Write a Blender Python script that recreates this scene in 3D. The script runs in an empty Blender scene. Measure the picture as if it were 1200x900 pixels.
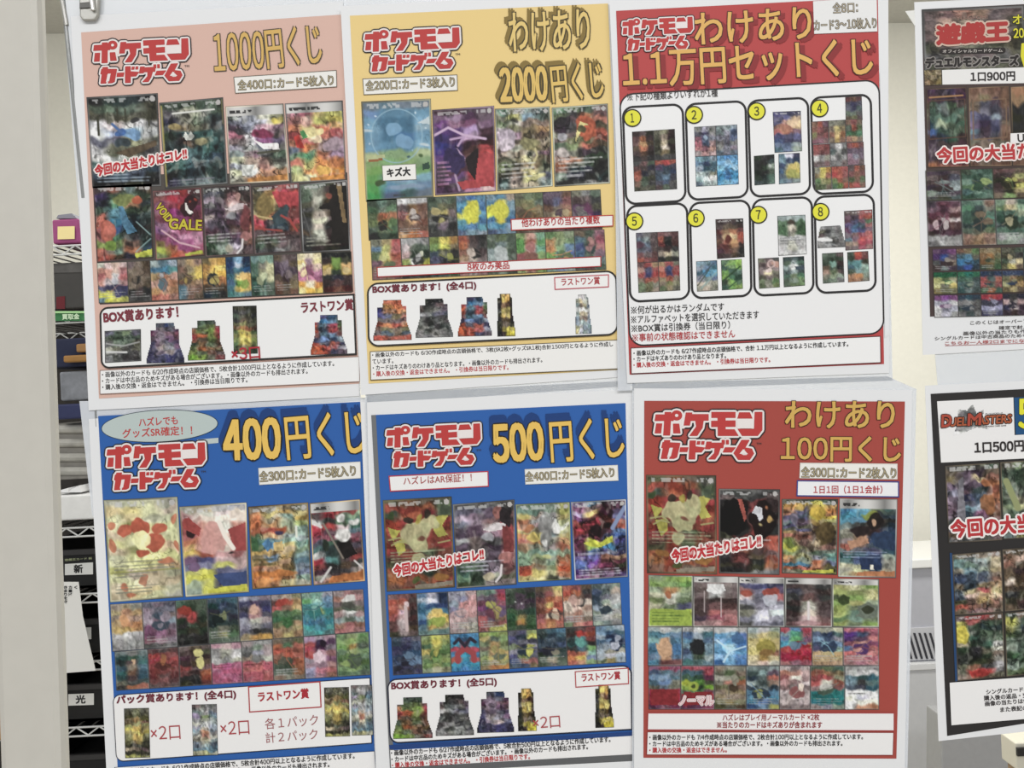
import bpy, math, random
import numpy as np
from mathutils import Matrix, Vector

SC = bpy.context.scene
COL = SC.collection

# ------------------------------------------------------------------ camera
CAM_Z = 1.40                 # eye height
CAM_D = 0.72                 # distance from the posters
PX = 0.000646                # one photo pixel on the poster plane, in metres
ROLL = math.radians(2.87)    # the phone was held a little askew
cam = bpy.data.cameras.new('camera')
cam.sensor_width = 36.0
cam.lens = 36.0 * CAM_D / (1200 * PX)
cam.clip_start = 0.02
camo = bpy.data.objects.new('camera', cam)
COL.objects.link(camo)
RV = Vector((math.cos(ROLL), 0, -math.sin(ROLL)))
UV_ = Vector((math.sin(ROLL), 0, math.cos(ROLL)))
BV = Vector((0, -1, 0))
m3 = Matrix((RV, UV_, BV)).transposed()
camo.matrix_world = Matrix.Translation((0, -CAM_D, CAM_Z)) @ m3.to_4x4()
SC.camera = camo

# ------------------------------------------------------------------ light
world = bpy.data.worlds.new('world')
SC.world = world
world.use_nodes = True
bg = world.node_tree.nodes['Background']
bg.inputs['Color'].default_value = (0.97, 0.985, 1.0, 1)
bg.inputs['Strength'].default_value = 0.42

def area(name, loc, target, sx, sy, power, col=(1, 1, 1)):
    l = bpy.data.lights.new(name, 'AREA')
    l.shape = 'RECTANGLE'; l.size = sx; l.size_y = sy
    l.energy = power; l.color = col
    o = bpy.data.objects.new(name, l)
    COL.objects.link(o)
    o.location = loc
    d = Vector(target) - Vector(loc)
    o.rotation_euler = d.to_track_quat('-Z', 'Y').to_euler()
    return o
area('ceiling_lamp', (-0.6, -2.0, 2.65), (-0.6, -1.2, 0), 2.4, 0.5, 31, (1, 0.99, 0.97))
area('ceiling_lamp', (1.0, -2.0, 2.65), (1.0, -1.2, 0), 2.4, 0.5, 31, (1, 0.99, 0.97))
area('ceiling_lamp', (0.6, 1.5, 2.64), (0.6, 1.7, 0), 2.4, 0.4, 50, (1, 0.98, 0.92))
area('ceiling_lamp', (-1.6, 0.3, 2.64), (-1.6, 0.5, 0), 1.2, 0.4, 14, (1, 0.98, 0.94))
SC.view_settings.view_transform = 'Standard'
SC.view_settings.look = 'None'
SC.view_settings.gamma = 1.0
SC.view_settings.exposure = 0.0
SC.view_settings.use_curve_mapping = False

# ------------------------------------------------------------------ helpers
def P(px, py, y=0.0):
    """the point of the plane at depth y that the photo shows at px, py"""
    k = PX * (CAM_D + y) / CAM_D
    v = RV * ((px - 600) * k) - UV_ * ((py - 450) * k)
    return Vector((v.x, y, CAM_Z + v.z))

def lin(c):
    return c / 12.92 if c <= 0.04045 else ((c + 0.055) / 1.055) ** 2.4

def rgb(h):
    if len(h) == 3:
        h = ''.join(c * 2 for c in h)
    return tuple(int(h[i:i + 2], 16) / 255 for i in (0, 2, 4))

MATS = {}
def mat(h, rough=0.55, spec=0.25, metal=0.0, alpha=1.0, grain=0.0):
    key = (h, rough, spec, metal, alpha, grain)
    if key in MATS:
        return MATS[key]
    m = bpy.data.materials.new('surface_' + h)
    m.use_nodes = True
    b = m.node_tree.nodes['Principled BSDF']
    c = tuple(lin(v) for v in rgb(h)) + (1,)
    b.inputs['Base Color'].default_value = c
    b.inputs['Roughness'].default_value = rough
    b.inputs['Specular IOR Level'].default_value = spec
    b.inputs['Metallic'].default_value = metal
    b.inputs['Alpha'].default_value = alpha
    if grain:
        nt = m.node_tree
        tc = nt.nodes.new('ShaderNodeTexCoord')
        n = nt.nodes.new('ShaderNodeTexNoise')
        n.inputs['Scale'].default_value = 60
        n.inputs['Detail'].default_value = 5
        r = nt.nodes.new('ShaderNodeValToRGB')
        r.color_ramp.elements[0].position = 0.3
        r.color_ramp.elements[1].position = 0.7
        r.color_ramp.elements[0].color = tuple(v * (1 - grain) for v in c[:3]) + (1,)
        r.color_ramp.elements[1].color = tuple(min(1, v * (1 + grain)) for v in c[:3]) + (1,)
        nt.links.new(tc.outputs['Object'], n.inputs['Vector'])
        nt.links.new(n.outputs['Fac'], r.inputs['Fac'])
        nt.links.new(r.outputs['Color'], b.inputs['Base Color'])
    MATS[key] = m
    return m

def print_mat():
    m = bpy.data.materials.new('printed_picture')
    m.use_nodes = True
    nt = m.node_tree
    b = nt.nodes['Principled BSDF']
    a = nt.nodes.new('ShaderNodeAttribute')
    a.attribute_name = 'ink'
    nt.links.new(a.outputs['Color'], b.inputs['Base Color'])
    b.inputs['Roughness'].default_value = 0.55
    b.inputs['Specular IOR Level'].default_value = 0.25
    return m
PRINT = print_mat()

def mesh_obj(name, verts, faces, mats, parent=None, mi=None, smooth=False):
    me = bpy.data.meshes.new(name)
    off = parent_loc(parent)
    me.from_pydata([tuple(Vector(v) - off) for v in verts], [], faces)
    for m in (mats if isinstance(mats, (list, tuple)) else [mats]):
        me.materials.append(m)
    if mi:
        me.polygons.foreach_set('material_index', mi)
    if smooth:
        me.polygons.foreach_set('use_smooth', [True] * len(me.polygons))
    me.update()
    o = bpy.data.objects.new(name, me)
    COL.objects.link(o)
    if parent:
        o.parent = parent
    return o

def parent_loc(p):
    v = Vector((0, 0, 0))
    while p is not None:
        v = v + p.location
        p = p.parent
    return v

def thing(name, label, cat, loc, group=None):
    o = bpy.data.objects.new(name, None)
    o.empty_display_size = 0.03
    COL.objects.link(o)
    o.location = loc
    o['label'] = label; o['category'] = cat
    if group: o['group'] = group
    return o

class MB:
    """collects boxes and rods into one mesh"""
    def __init__(s): s.v = []; s.f = []
    def poly(s, pts):
        n = len(s.v); s.v += [Vector(p) for p in pts]; s.f.append(tuple(range(n, n + len(pts))))
    def box(s, a, b):
        (x0, y0, z0), (x1, y1, z1) = a, b
        n = len(s.v)
        s.v += [Vector(p) for p in ((x0,y0,z0),(x1,y0,z0),(x1,y1,z0),(x0,y1,z0),(x0,y0,z1),(x1,y0,z1),(x1,y1,z1),(x0,y1,z1))]
        s.f += [tuple(n + i for i in q) for q in ((0,3,2,1),(4,5,6,7),(0,1,5,4),(1,2,6,5),(2,3,7,6),(3,0,4,7))]
    def rod(s, a, b, r, k=6):
        a = Vector(a); b = Vector(b); d = (b - a).normalized()
        t = Vector((0, 0, 1)) if abs(d.z) < 0.9 else Vector((1, 0, 0))
        u = d.cross(t).normalized(); w = d.cross(u)
        n = len(s.v)
        for p in (a, b):
            for i in range(k):
                an = 2 * math.pi * i / k
                s.v.append(p + u * (r * math.cos(an)) + w * (r * math.sin(an)))
        for i in range(k):
            j = (i + 1) % k
            s.f.append((n + i, n + j, n + k + j, n + k + i))
        s.f.append(tuple(n + i for i in range(k))[::-1]); s.f.append(tuple(n + k + i for i in range(k)))
    def prism(s, front, depth):
        """front outline (list of points) pushed back along +y"""
        n = len(s.v); k = len(front)
        s.v += [Vector(p) for p in front] + [Vector(p) + Vector((0, depth, 0)) for p in front]
        s.f.append(tuple(range(n, n + k)))
        s.f.append(tuple(range(n + k, n + 2 * k))[::-1])
        for i in range(k):
            j = (i + 1) % k
            s.f.append((n + j, n + i, n + k + i, n + k + j))
    def build(s, name, m, parent=None, bevel=0.0):
        o = mesh_obj(name, s.v, s.f, m, parent)
        if bevel:
            b = o.modifiers.new('bevel', 'BEVEL'); b.width = bevel; b.segments = 3; b.limit_method = 'ANGLE'
        return o

LAY = 0.00025
class Fr:
    """measuring frame: coordinates u, v of an enlarged view of the posters"""
    def __init__(s, ox, oy, sc): s.ox, s.oy, s.sc = ox, oy, sc
    def __call__(s, *uv):
        return [(s.ox + uv[i] * s.sc, s.oy + uv[i + 1] * s.sc) for i in range(0, len(uv), 2)]

class Poster:
    def __init__(s, label, corners, yb, name='lottery_poster', group='printed card lottery posters'):
        s.yb = yb
        cx = sum(c[0] for c in corners[2:]) / 2; cy = sum(c[1] for c in corners[2:]) / 2
        s.root = thing(name, label, 'poster', P(cx, cy, yb), group)
        # paper sheet with its own thickness
        mb = MB()
        mb.prism([P(x, y, yb) for x, y in corners][::-1], 0.0003)
        mb.build('paper_sheet', mat('e3e4e6', 0.5, 0.3), s.root)
    def pt(s, p, lay): return P(p[0], p[1], s.yb - lay * LAY)
    def poly(s, name, pts, h, lay, parent=None):
        """flat printed patch"""
        return mesh_obj(name, [s.pt(p, lay) for p in pts], [tuple(range(len(pts)))[::-1]], mat(h), parent or s.root)
    def ring(s, name, outer, inner, h, lay, parent=None):
        n = len(outer)
        v = [s.pt(p, lay) for p in outer] + [s.pt(p, lay) for p in inner]
        f = [(i, n + i, n + (i + 1) % n, (i + 1) % n) for i in range(n)]
        return mesh_obj(name, v, f, mat(h), parent or s.root)
    def box(s, name, q, lay, fill='eceded', border=None, bw=1.2, rad=0.0, corners=(1, 1, 1, 1)):
        """label or panel: quad q with an optional border line"""
        o = rrect(q, 0, rad, corners)
        p = s.poly(name, o, fill, lay)
        if border:
            i = rrect(q, bw, max(rad - bw, 0.01) if rad else 0, corners)
            s.ring('border_line', o, i, border, lay + 0.6, p)
        return p

def rrect(q, inset, rad, corners=(1, 1, 1, 1)):
    """q: TL TR BR BL -> outline, inset by pixels, corners rounded"""
    q = [Vector((a, b)) for a, b in q]
    if inset:
        out = []
        for i in range(4):
            a, b, c = q[i - 1], q[i], q[(i + 1) % 4]
            d1 = (a - b).normalized(); d2 = (c - b).normalized()
            out.append(b + (d1 + d2) * inset)
        q = out
    if not rad:
        return [tuple(v) for v in q]
    pts = []
    for i in range(4):
        a, b, c = q[i - 1], q[i], q[(i + 1) % 4]
        r = rad if corners[i] else 0.01
        p0 = b + (a - b).normalized() * r; p2 = b + (c - b).normalized() * r
        cen = p0 + p2 - b
        for k in range(9):
            t = k / 8 * math.pi / 2
            pts.append(tuple(cen + (p0 - cen) * math.cos(t) + (p2 - cen) * math.sin(t)))
    return pts

# ------------------------------------------------------------------ lettering
TCACHE = {}
def raw(s):
    if s in TCACHE: return TCACHE[s]
    cu = bpy.data.curves.new('lettering', 'FONT')
    cu.body = s; cu.resolution_u = 3; cu.fill_mode = 'FRONT'
    o = bpy.data.objects.new('lettering', cu)
    COL.objects.link(o)
    bpy.context.view_layer.update()
    me = bpy.data.meshes.new_from_object(o.evaluated_get(bpy.context.evaluated_depsgraph_get()))
    v = np.zeros(len(me.vertices) * 3); me.vertices.foreach_get('co', v)
    v = v.reshape(-1, 3)[:, :2].copy()
    f = [tuple(p.vertices) for p in me.polygons]
    bpy.data.objects.remove(o); bpy.data.curves.remove(cu); bpy.data.meshes.remove(me)
    TCACHE[s] = (v, f)
    return TCACHE[s]

def glyphs(s, off=0):
    """lay the characters out one by one; digits take the wide face's figures, set close"""
    if ('line', s) in TCACHE: return TCACHE[('line', s)]
    x = 0.0; V = []; F = []; n = 0
    ref = raw('口')[0][:, 0].max()
    for c in s:
        if c == ' ':
            x += .3; continue
        if c == '※':
            bars = [((.06, .02), (.10, -.02), (.82, .70), (.78, .74)), ((.06, .70), (.78, -.02), (.82, .02), (.10, .74))]
            bars += [((a - .06, b - .06), (a + .06, b - .06), (a + .06, b + .06), (a - .06, b + .06)) for a, b in ((.44, .66), (.44, .06), (.14, .36), (.74, .36))]
            for p in bars:
                V.append(np.array([(x + .02 + a, b) for a, b in p])); F.append(tuple(range(n, n + 4))); n += 4
            x += .95
            continue
        dig = c in '0123456789'
        v, f = raw(chr(ord(c) + 0xFEE0) if dig else c)
        v = v.copy()
        if dig:
            w = v[:, 0].max() - v[:, 0].min()
            pad = .05 if c != '1' else .09
            v[:, 0] += pad - v[:, 0].min(); adv = w + 2 * pad
        elif c in '：':
            w = v[:, 0].max() - v[:, 0].min(); v[:, 0] += .14 - v[:, 0].min(); adv = w + .28
        else:
            adv = raw(c + '口')[0][:, 0].max() - ref
        v[:, 0] += x; x += adv
        V.append(v); F += [tuple(n + i for i in p) for p in f]; n += len(v)
    TCACHE[('line', s)] = (np.concatenate(V), F)
    return TCACHE[('line', s)]

def text(ps, name, s, x0, y0, x1, y1, h, layers, lay, parent=None, lean=0.0):
    """lettering whose inked box runs from (x0,y0) bottom left to (x1,y1) bottom right, h pixels high.
    layers: list of (colour, weight, dx, dy) from the bottom up; weight thickens the strokes, in parts of h"""
    v, f = glyphs(s, 0.0)
    mn = v.min(0); mx = v.max(0)
    t = (v - mn) / (mx - mn)
    ex = Vector((x1 - x0, y1 - y0)); L = ex.length; d = ex / L
    up = Vector((d.y, -d.x)) * h + d * (lean * h)
    bx = x0 + ex.x * t[:, 0] + up.x * t[:, 1]
    by = y0 + ex.y * t[:, 0] + up.y * t[:, 1]
    par = parent or ps.root
    off = parent_loc(par)
    V = []; F = []; MI = []; M = []; n = 0
    for i, (hx, wgt, dx, dy) in enumerate(layers):
        r = wgt * h
        if r <= 0: sh = [(0, 0)]
        elif r < .07 * h: sh = [(r * math.cos(q * math.pi / 2 + .8), r * math.sin(q * math.pi / 2 + .8)) for q in range(4)]
        else:
            sh = [(r * math.cos(q * math.pi / 6), r * math.sin(q * math.pi / 6)) for q in range(12)]
            sh += [(.5 * r * math.cos(q * math.pi / 3), .5 * r * math.sin(q * math.pi / 3)) for q in range(6)]
        for m, (sx, sy) in enumerate(sh):
            y = ps.yb - (lay + i * .5) * LAY - m * 2e-6
            k = PX * (CAM_D + y) / CAM_D
            a = (bx + dx + sx - 600) * k; c = -(by + dy + sy - 450) * k
            V.append(np.stack([RV.x * a + UV_.x * c - off.x, np.full(len(a), y - off.y), CAM_Z + RV.z * a + UV_.z * c - off.z], 1))
            F += [tuple(n + j for j in p) for p in f]
            MI += [i] * len(f); n += len(v)
        M.append(mat(hx))
    V = np.concatenate(V)
    me = bpy.data.meshes.new(name)
    me.from_pydata(V.tolist(), [], F)
    for m in M: me.materials.append(m)
    me.polygons.foreach_set('material_index', MI)
    me.update()
    o = bpy.data.objects.new(name, me)
    COL.objects.link(o); o.parent = par
    return o

# ------------------------------------------------------------------ printed pictures
def vnoise(u, v, n, rs):
    g = rs.rand(n + 2, n + 2)
    x = np.clip(u, 0, 1) * n; y = np.clip(v, 0, 1) * n
    i = np.minimum(x.astype(int), n); j = np.minimum(y.astype(int), n)
    fx = x - i; fy = y - j
    fx = fx * fx * (3 - 2 * fx); fy = fy * fy * (3 - 2 * fy)
    return (g[j, i] * (1 - fx) + g[j, i + 1] * fx) * (1 - fy) + (g[j + 1, i] * (1 - fx) + g[j + 1, i + 1] * fx) * fy

def inpoly(u, v, p):
    r = np.zeros(u.shape, bool); n = len(p)
    for i in range(n):
        x0, y0 = p[i]; x1, y1 = p[(i + 1) % n]
        if y0 == y1: continue
        c = ((y0 > v) != (y1 > v)) & (u < (x1 - x0) * (v - y0) / (y1 - y0) + x0)
        r ^= c
    return r

def segdist(u, v, a, b, asp):
    ax, ay = a; bx, by = b
    dx, dy = (bx - ax), (by - ay) * asp
    L = dx * dx + dy * dy + 1e-9
    t = np.clip(((u - ax) * dx + (v - ay) * asp * dy) / L, 0, 1)
    return np.hypot(u - ax - t * dx, (v - ay) * asp - t * dy)

SATUR, DARK = .66, .94
def paint(nx, ny, seed, grid, shapes=(), style='f', border='555', gain=1.0, warp=0.05, rough=0.42, asp=1.4, bw=0.02):
    rough *= .62 if nx > 58 else .46
    rs = np.random.RandomState(seed)
    u, v = np.meshgrid(np.linspace(0, 1, nx), np.linspace(0, 1, ny))
    rows = [[rgb(c) for c in r.split()] for r in grid.split('/')]
    G = np.array(rows); gy, gx = G.shape[:2]
    wu = u + (vnoise(u, v, 6, rs) - .5) * warp * 2 + (vnoise(u, v, 13, rs) - .5) * warp
    wv = v + (vnoise(u, v, 6, rs) - .5) * warp * 1.5 + (vnoise(u, v, 13, rs) - .5) * warp * .7
    x = np.clip(wu * gx - .5, 0, gx - 1); y = np.clip(wv * gy - .5, 0, gy - 1)
    i = np.minimum(x.astype(int), max(gx - 2, 0)); j = np.minimum(y.astype(int), max(gy - 2, 0))
    fx = np.clip((x - i - .5) * 2.4 + .5, 0, 1)[..., None]; fy = np.clip((y - j - .5) * 2.4 + .5, 0, 1)[..., None]
    i1 = np.minimum(i + 1, gx - 1); j1 = np.minimum(j + 1, gy - 1)
    c = (G[j, i] * (1 - fx) + G[j, i1] * fx) * (1 - fy) + (G[j1, i] * (1 - fx) + G[j1, i1] * fx) * fy
    n = vnoise(wu, wv, 9, rs) * .5 + vnoise(wu, wv, 19, rs) * .5
    n2 = vnoise(wu * .8, wv, 24, rs)
    n3 = vnoise(u, v, max(8, nx // 2), rs)
    k = 1 + rough * ((n - .5) * 1.5 + (n2 - .5) * .9 + (n3 - .5) * .8)
    c = c * k[..., None]
    # drawn contours and small highlights
    la = vnoise(wu, wv, 7, rs) * .6 + vnoise(u, v, 15, rs) * .4
    lb = vnoise(wu, wv, 10, rs) * .6 + vnoise(u, v, 21, rs) * .4
    lc = vnoise(u, v, 5, rs)
    dk = np.clip(1.25 - np.abs(la - .5) / .022, 0, 1) * np.clip(lc * 2.2 - .5, 0, 1) * min(1.0, rough * (2.2 if nx > 58 else 1.5))
    hi = np.clip(1.1 - np.abs(lb - .5) / .016, 0, 1) * np.clip(1.4 - lc * 2.2, 0, 1) * min(1.0, rough * 1.6)
    bl = np.clip((vnoise(wu, wv, 12, rs) - .68) * 9, 0, 1) * min(1.0, rough * 1.8)
    wh = np.clip((vnoise(wu, wv, 14, rs) - .76) * 9, 0, 1) * min(1.0, rough * 1.6)
    c = c * (1 - .62 * dk[..., None]) * (1 - .45 * bl[..., None])
    hw = np.maximum(hi * .35, wh * .5)[..., None]
    c = c + (np.array([.80, .79, .74]) - c) * hw
    for ch in range(3):
        c[..., ch] += (vnoise(u, v, 7, rs) - .5) * .10 * rough
    for s in shapes:
        t = s[0]
        if t == 'e':
            _, cx, cy, rx, ry, h = s[:6]
            d = np.hypot((u + (wu - u) * .8 - cx) / rx, (v + (wv - v) * .8 - cy) / ry) + (vnoise(u, v, 16, rs) - .5) * .26
            a = np.clip((1 - d) * min(rx, ry) * nx * .9, 0, .92)
        elif t == 'o':      # outline of an ellipse
            _, cx, cy, rx, ry, h, w = s
            d = np.abs(np.hypot((u - cx) / rx, (v - cy) / ry) - 1) * rx
            a = np.clip((w - d) * nx * .8, 0, 1)
        elif t == 'p':
            h = s[1]; p = [(s[q], s[q + 1]) for q in range(2, len(s), 2)]
            a = inpoly(u + (wu - u) * .15, v + (wv - v) * .15, p).astype(float)
        elif t == 'l':
            h, w = s[1], s[2]; p = [(s[q], s[q + 1]) for q in range(3, len(s), 2)]
            d = np.minimum.reduce([segdist(u, v, p[q], p[q + 1], asp) for q in range(len(p) - 1)])
            a = np.clip((w - d) * nx * .9 + .4, 0, 1)
        elif t == 'd':      # rows of unreadable fine print
            _, h, y0, y1, nr = s[:5]
            x0 = s[5] if len(s) > 5 else .08; x1 = s[6] if len(s) > 6 else .92
            rr = (v - y0) / (y1 - y0) * nr
            q = np.floor(rr); fr = rr - q
            ends = rs.rand(nr + 2) * .5 + .5
            a = ((rr >= 0) & (rr < nr) & (fr > .3) & (fr < .75) & (u > x0) & (u < x0 + (x1 - x0) * ends[np.clip(q, 0, nr).astype(int)])).astype(float)
            a *= (.25 + .75 * vnoise(u, v * .5, 26, rs)) * .8
        shade = 1 + ((n - .5) * .9 + (n2 - .5) * .7 + (n3 - .5) * .5) * (rough if t in 'ep' else 0)
        col = np.array(rgb(h))[None, None] * shade[..., None]
        c = c * (1 - a[..., None]) + col * a[..., None]
    g = c.mean(-1, keepdims=True); c = (g + (c - g) * SATUR) * DARK * gain
    c = np.clip(.43 + (c - .43) * 1.22, .03, .95)
    if 't' in style:       # silver heading strip
        a = (v < .13)[..., None]
        sil = np.array(rgb('a9a8a6'))[None, None] * (.75 + .5 * np.abs(np.sin(u * 5 + seed)))[..., None]
        c = np.where(a, sil, c)
        a = (v > .055) & (v < .10) & (u > .07) & (u < .3 + .3 * rs.rand()) & (vnoise(u, v, 30, rs) > .35)
        c = np.where(a[..., None], np.array(rgb('333')), c)
    if 'h' in style:       # heading marks of a full picture
        a = (v > .03) & (v < .075) & (((u > .08) & (u < .55)) | (u > .72) & (u < .86)) & (vnoise(u, v, 30, rs) > .42)
        c = np.where(a[..., None], c * .35 + .65 * np.array(rgb('ccc')), c)
        a = np.hypot(u - .92, (v - .055) * asp) < .04
        c = np.where(a[..., None], np.array(rgb('b7b4b2')), c)
    e = np.minimum(np.minimum(u, 1 - u), np.minimum(v, 1 - v) * asp)
    a = np.clip((bw * 1.5 - e) / bw * 1.6, 0, 1)[..., None] * .9
    edge = np.array(rgb(border)) * (1.15 + .35 * np.sin(u * 4 + v * 5 + seed))[..., None]
    c = c * (1 - a) + edge * a
    a = np.clip((bw * .6 - e) / bw * 2.2, 0, 1)[..., None] * .7
    c = c * (1 - a) + .16 * a
    c = np.clip(c, .02, 1)
    return np.where(c <= .04045, c / 12.92, ((c + .055) / 1.055) ** 2.4)

SEED = [11]
def picture(ps, name, q, grid, shapes=(), style='', lay=2, outline=None, parent=None, **kw):
    """printed picture on quad q (TL TR BR BL, photo pixels)"""
    SEED[0] += 7
    q = [Vector(p) for p in q]
    w = ((q[1] - q[0]).length + (q[2] - q[3]).length) / 2; h = ((q[3] - q[0]).length + (q[2] - q[1]).length) / 2
    step = kw.pop('step', .95)
    nx = max(8, int(w / step)); ny = max(8, int(h / step))
    col = paint(nx, ny, SEED[0], grid, shapes, style, asp=h / w, **kw)
    uu, vv = np.meshgrid(np.linspace(0, 1, nx), np.linspace(0, 1, ny))
    Q = np.array([[p.x, p.y] for p in q])
    xy = (Q[0] * ((1 - uu) * (1 - vv))[..., None] + Q[1] * (uu * (1 - vv))[..., None]
          + Q[2] * (uu * vv)[..., None] + Q[3] * ((1 - uu) * vv)[..., None]).reshape(-1, 2)
    y = ps.yb - lay * LAY
    k = PX * (CAM_D + y) / CAM_D
    a = (xy[:, 0] - 600) * k; b = -(xy[:, 1] - 450) * k
    par = parent or ps.root
    off = parent_loc(par)
    co = np.stack([RV.x * a + UV_.x * b - off.x, np.full(len(a), y - off.y), CAM_Z + RV.z * a + UV_.z * b - off.z], 1)
    idx = np.arange(nx * ny).reshape(ny, nx)
    keep = np.ones((ny - 1, nx - 1), bool)
    if outline:
        uc = (uu[:-1, :-1] + uu[1:, 1:]) / 2; vc = (vv[:-1, :-1] + vv[1:, 1:]) / 2
        keep = inpoly(uc, vc, outline)
    f = np.stack([idx[:-1, :-1], idx[1:, :-1], idx[1:, 1:], idx[:-1, 1:]], -1)[keep]
    me = bpy.data.meshes.new(name)
    me.from_pydata(co.tolist(), [], f.tolist())
    me.materials.append(PRINT)
    at = me.color_attributes.new('ink', 'FLOAT_COLOR', 'POINT')
    c4 = np.ones((nx * ny, 4)); c4[:, :3] = col.reshape(-1, 3)
    at.data.foreach_set('color', c4.ravel())
    o = bpy.data.objects.new(name, me)
    COL.objects.link(o); o.parent = par
    return o

def focal(g):
    """a loose figure in the picture's own colours: body, darker patch, highlight"""
    rs = np.random.RandomState(SEED[0] * 3 + 1)
    cs = [c for r in g.split('/') for c in r.split()]
    A = np.array([rgb(c) for c in cs]); m = A.mean(0)
    i = int(np.argmax(np.abs(A - m).sum(1) + (A.mean(1) > m.mean()) * .15)); j = int(np.argmin(A.sum(1)))
    hx = lambda c, k: ''.join('%02x' % int(max(0, min(255, v * 255 * k))) for v in c)
    cx, cy = .5 + rs.uniform(-.14, .14), .42 + rs.uniform(-.12, .12)
    out = [('e', cx + rs.uniform(-.1, .1), cy + .14, rs.uniform(.18, .32), rs.uniform(.1, .18), hx(A[j], .95))]
    for q in range(rs.randint(1, 4)):
        out.append(('e', cx + rs.uniform(-.18, .18), cy + rs.uniform(-.08, .2), rs.uniform(.08, .2), rs.uniform(.06, .13), hx(A[i] * .75 + A[rs.randint(len(A))] * .25, rs.uniform(.85, 1.1))))
    for q in range(rs.randint(1, 4)):
        a = rs.uniform(0, 6.3); b = a + rs.uniform(-.9, .9); k = A[rs.randint(len(A))] if q else A[i] * .7 + m * .3
        out.append(('l', hx(k, 1.1 if q % 2 else .75), rs.uniform(.008, .016), cx - .34 * math.cos(a), cy + .1 - .24 * math.sin(a), cx + rs.uniform(-.08, .08), cy + .08, cx + .36 * math.cos(b), cy + .1 + .26 * math.sin(b)))
    if rs.rand() > .5: out.append(('d', 'aaa', .72, .9, 3))
    return out

def card_row(ps, fr, xs, yt, yb, specs, lay=2, shift=None, name='card_picture', **kw):
    """row of small pictures; xs edges at the top, yt / yb the top and bottom at the left and right end"""
    n = len(specs)
    sh = shift if shift is not None else (yb[0] - yt[0]) * .05
    for i, s in enumerate(specs):
        t0 = i / n; t1 = (i + 1) / n
        f = lambda a, t: a[0] + (a[1] - a[0]) * t
        q = fr(xs[i], f(yt, t0), xs[i + 1], f(yt, t1), xs[i + 1] + sh, f(yb, t1), xs[i] + sh, f(yb, t0))
        g, shp, st = (s + ((), 'h'))[:3] if isinstance(s, tuple) else (s, (), '')
        if isinstance(s, tuple) and len(s) == 2: st = ''
        picture(ps, name, q, g, shp or focal(g), st, lay + (i % 2) * .3, **kw)

BOXO = [(.28, 0), (.75, 0), (.77, .15), (.88, .15), (.87, .52), (1, .9), (1, 1), (0, 1), (0, .9), (.12, .52), (.12, .17), (.27, .17)]
TALLO = [(.2, 0), (.75, 0), (.77, .08), (.86, .09), (.88, .5), (1, .86), (1, 1), (0, 1), (.03, .5), (.03, .1), (.2, .09)]
def q4(x0, y0, x1, y1, sl=.05):
    """upright picture box turned with the sheet"""
    w = x1 - x0; h = y1 - y0
    return [(x0, y0 + w * sl * .5), (x1 - h * sl * .5, y0), (x1, y1 - w * sl * .5), (x0 + h * sl * .5, y1)]

LOGO = [
    [(85,128),(250,128),(250,185),(75,185)], [(170,105),(228,105),(216,322),(156,322)], [(90,213),(142,213),(132,302),(76,302)], [(248,215),(302,215),(314,302),(250,302)],
    [(280 + 50 * math.cos(t * math.pi / 8), 135 + 46 * math.sin(t * math.pi / 8)) for t in range(16)],
    [(368,110),(424,110),(402,228),(348,228)], [(395,125),(578,125),(578,182),(385,185)], [(455,175),(532,175),(522,250),(472,326),(403,326),(465,240)],
    [(608,104),(830,104),(830,156),(608,156)], [(606,188),(830,184),(830,240),(606,242)], [(665,104),(737,104),(737,322),(668,322)], [(668,268),(822,268),(858,326),(668,326)],
    [(868,108),(965,108),(988,162),(852,162)], [(855,264),(1008,264),(1014,104),(1082,104),(1082,272),(1040,326),(895,326)],
    [(150,388),(312,396),(302,446),(138,440)], [(165,370),(218,370),(192,542),(134,542)], [(252,398),(312,398),(282,530),(255,542),(212,542),(232,500)],
    [(315,438),(388,438),(378,478),(308,478)],
    [(404,374),(458,374),(452,548),(394,548)], [(452,428),(545,440),(512,482),(448,482)], [(474,380),(501,380),(496,408),(469,408)], [(515,380),(540,380),(536,408),(510,408)],
    [(562,384),(606,384),(594,452),(548,452)], [(588,394),(722,394),(716,442),(582,442)], [(638,438),(692,438),(672,500),(640,548),(578,548),(634,490)], [(704,368),(730,368),(730,406),(704,406)], [(744,368),(768,368),(768,406),(744,406)],
    [(735,438),(832,438),(796,482),(714,482)],
    [(890,368),(962,368),(900,478),(870,500),(815,492)], [(815,490),(870,494),(905,512),(970,510),(965,552),(858,552)], [(925,440),(985,450),(1004,495),(966,552),(935,530),(945,495),(920,470)]]
LOGO_WHITE = [[(845,166),(1004,166),(1004,258),(845,258)], [(905,452),(950,500),(870,496)], [(280 + 16 * math.cos(t * math.pi / 6), 135 + 15 * math.sin(t * math.pi / 6)) for t in range(12)], [(330,150),(350,150),(345,240),(320,240)], [(215,440),(245,440),(225,520),(190,530)]]
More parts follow.
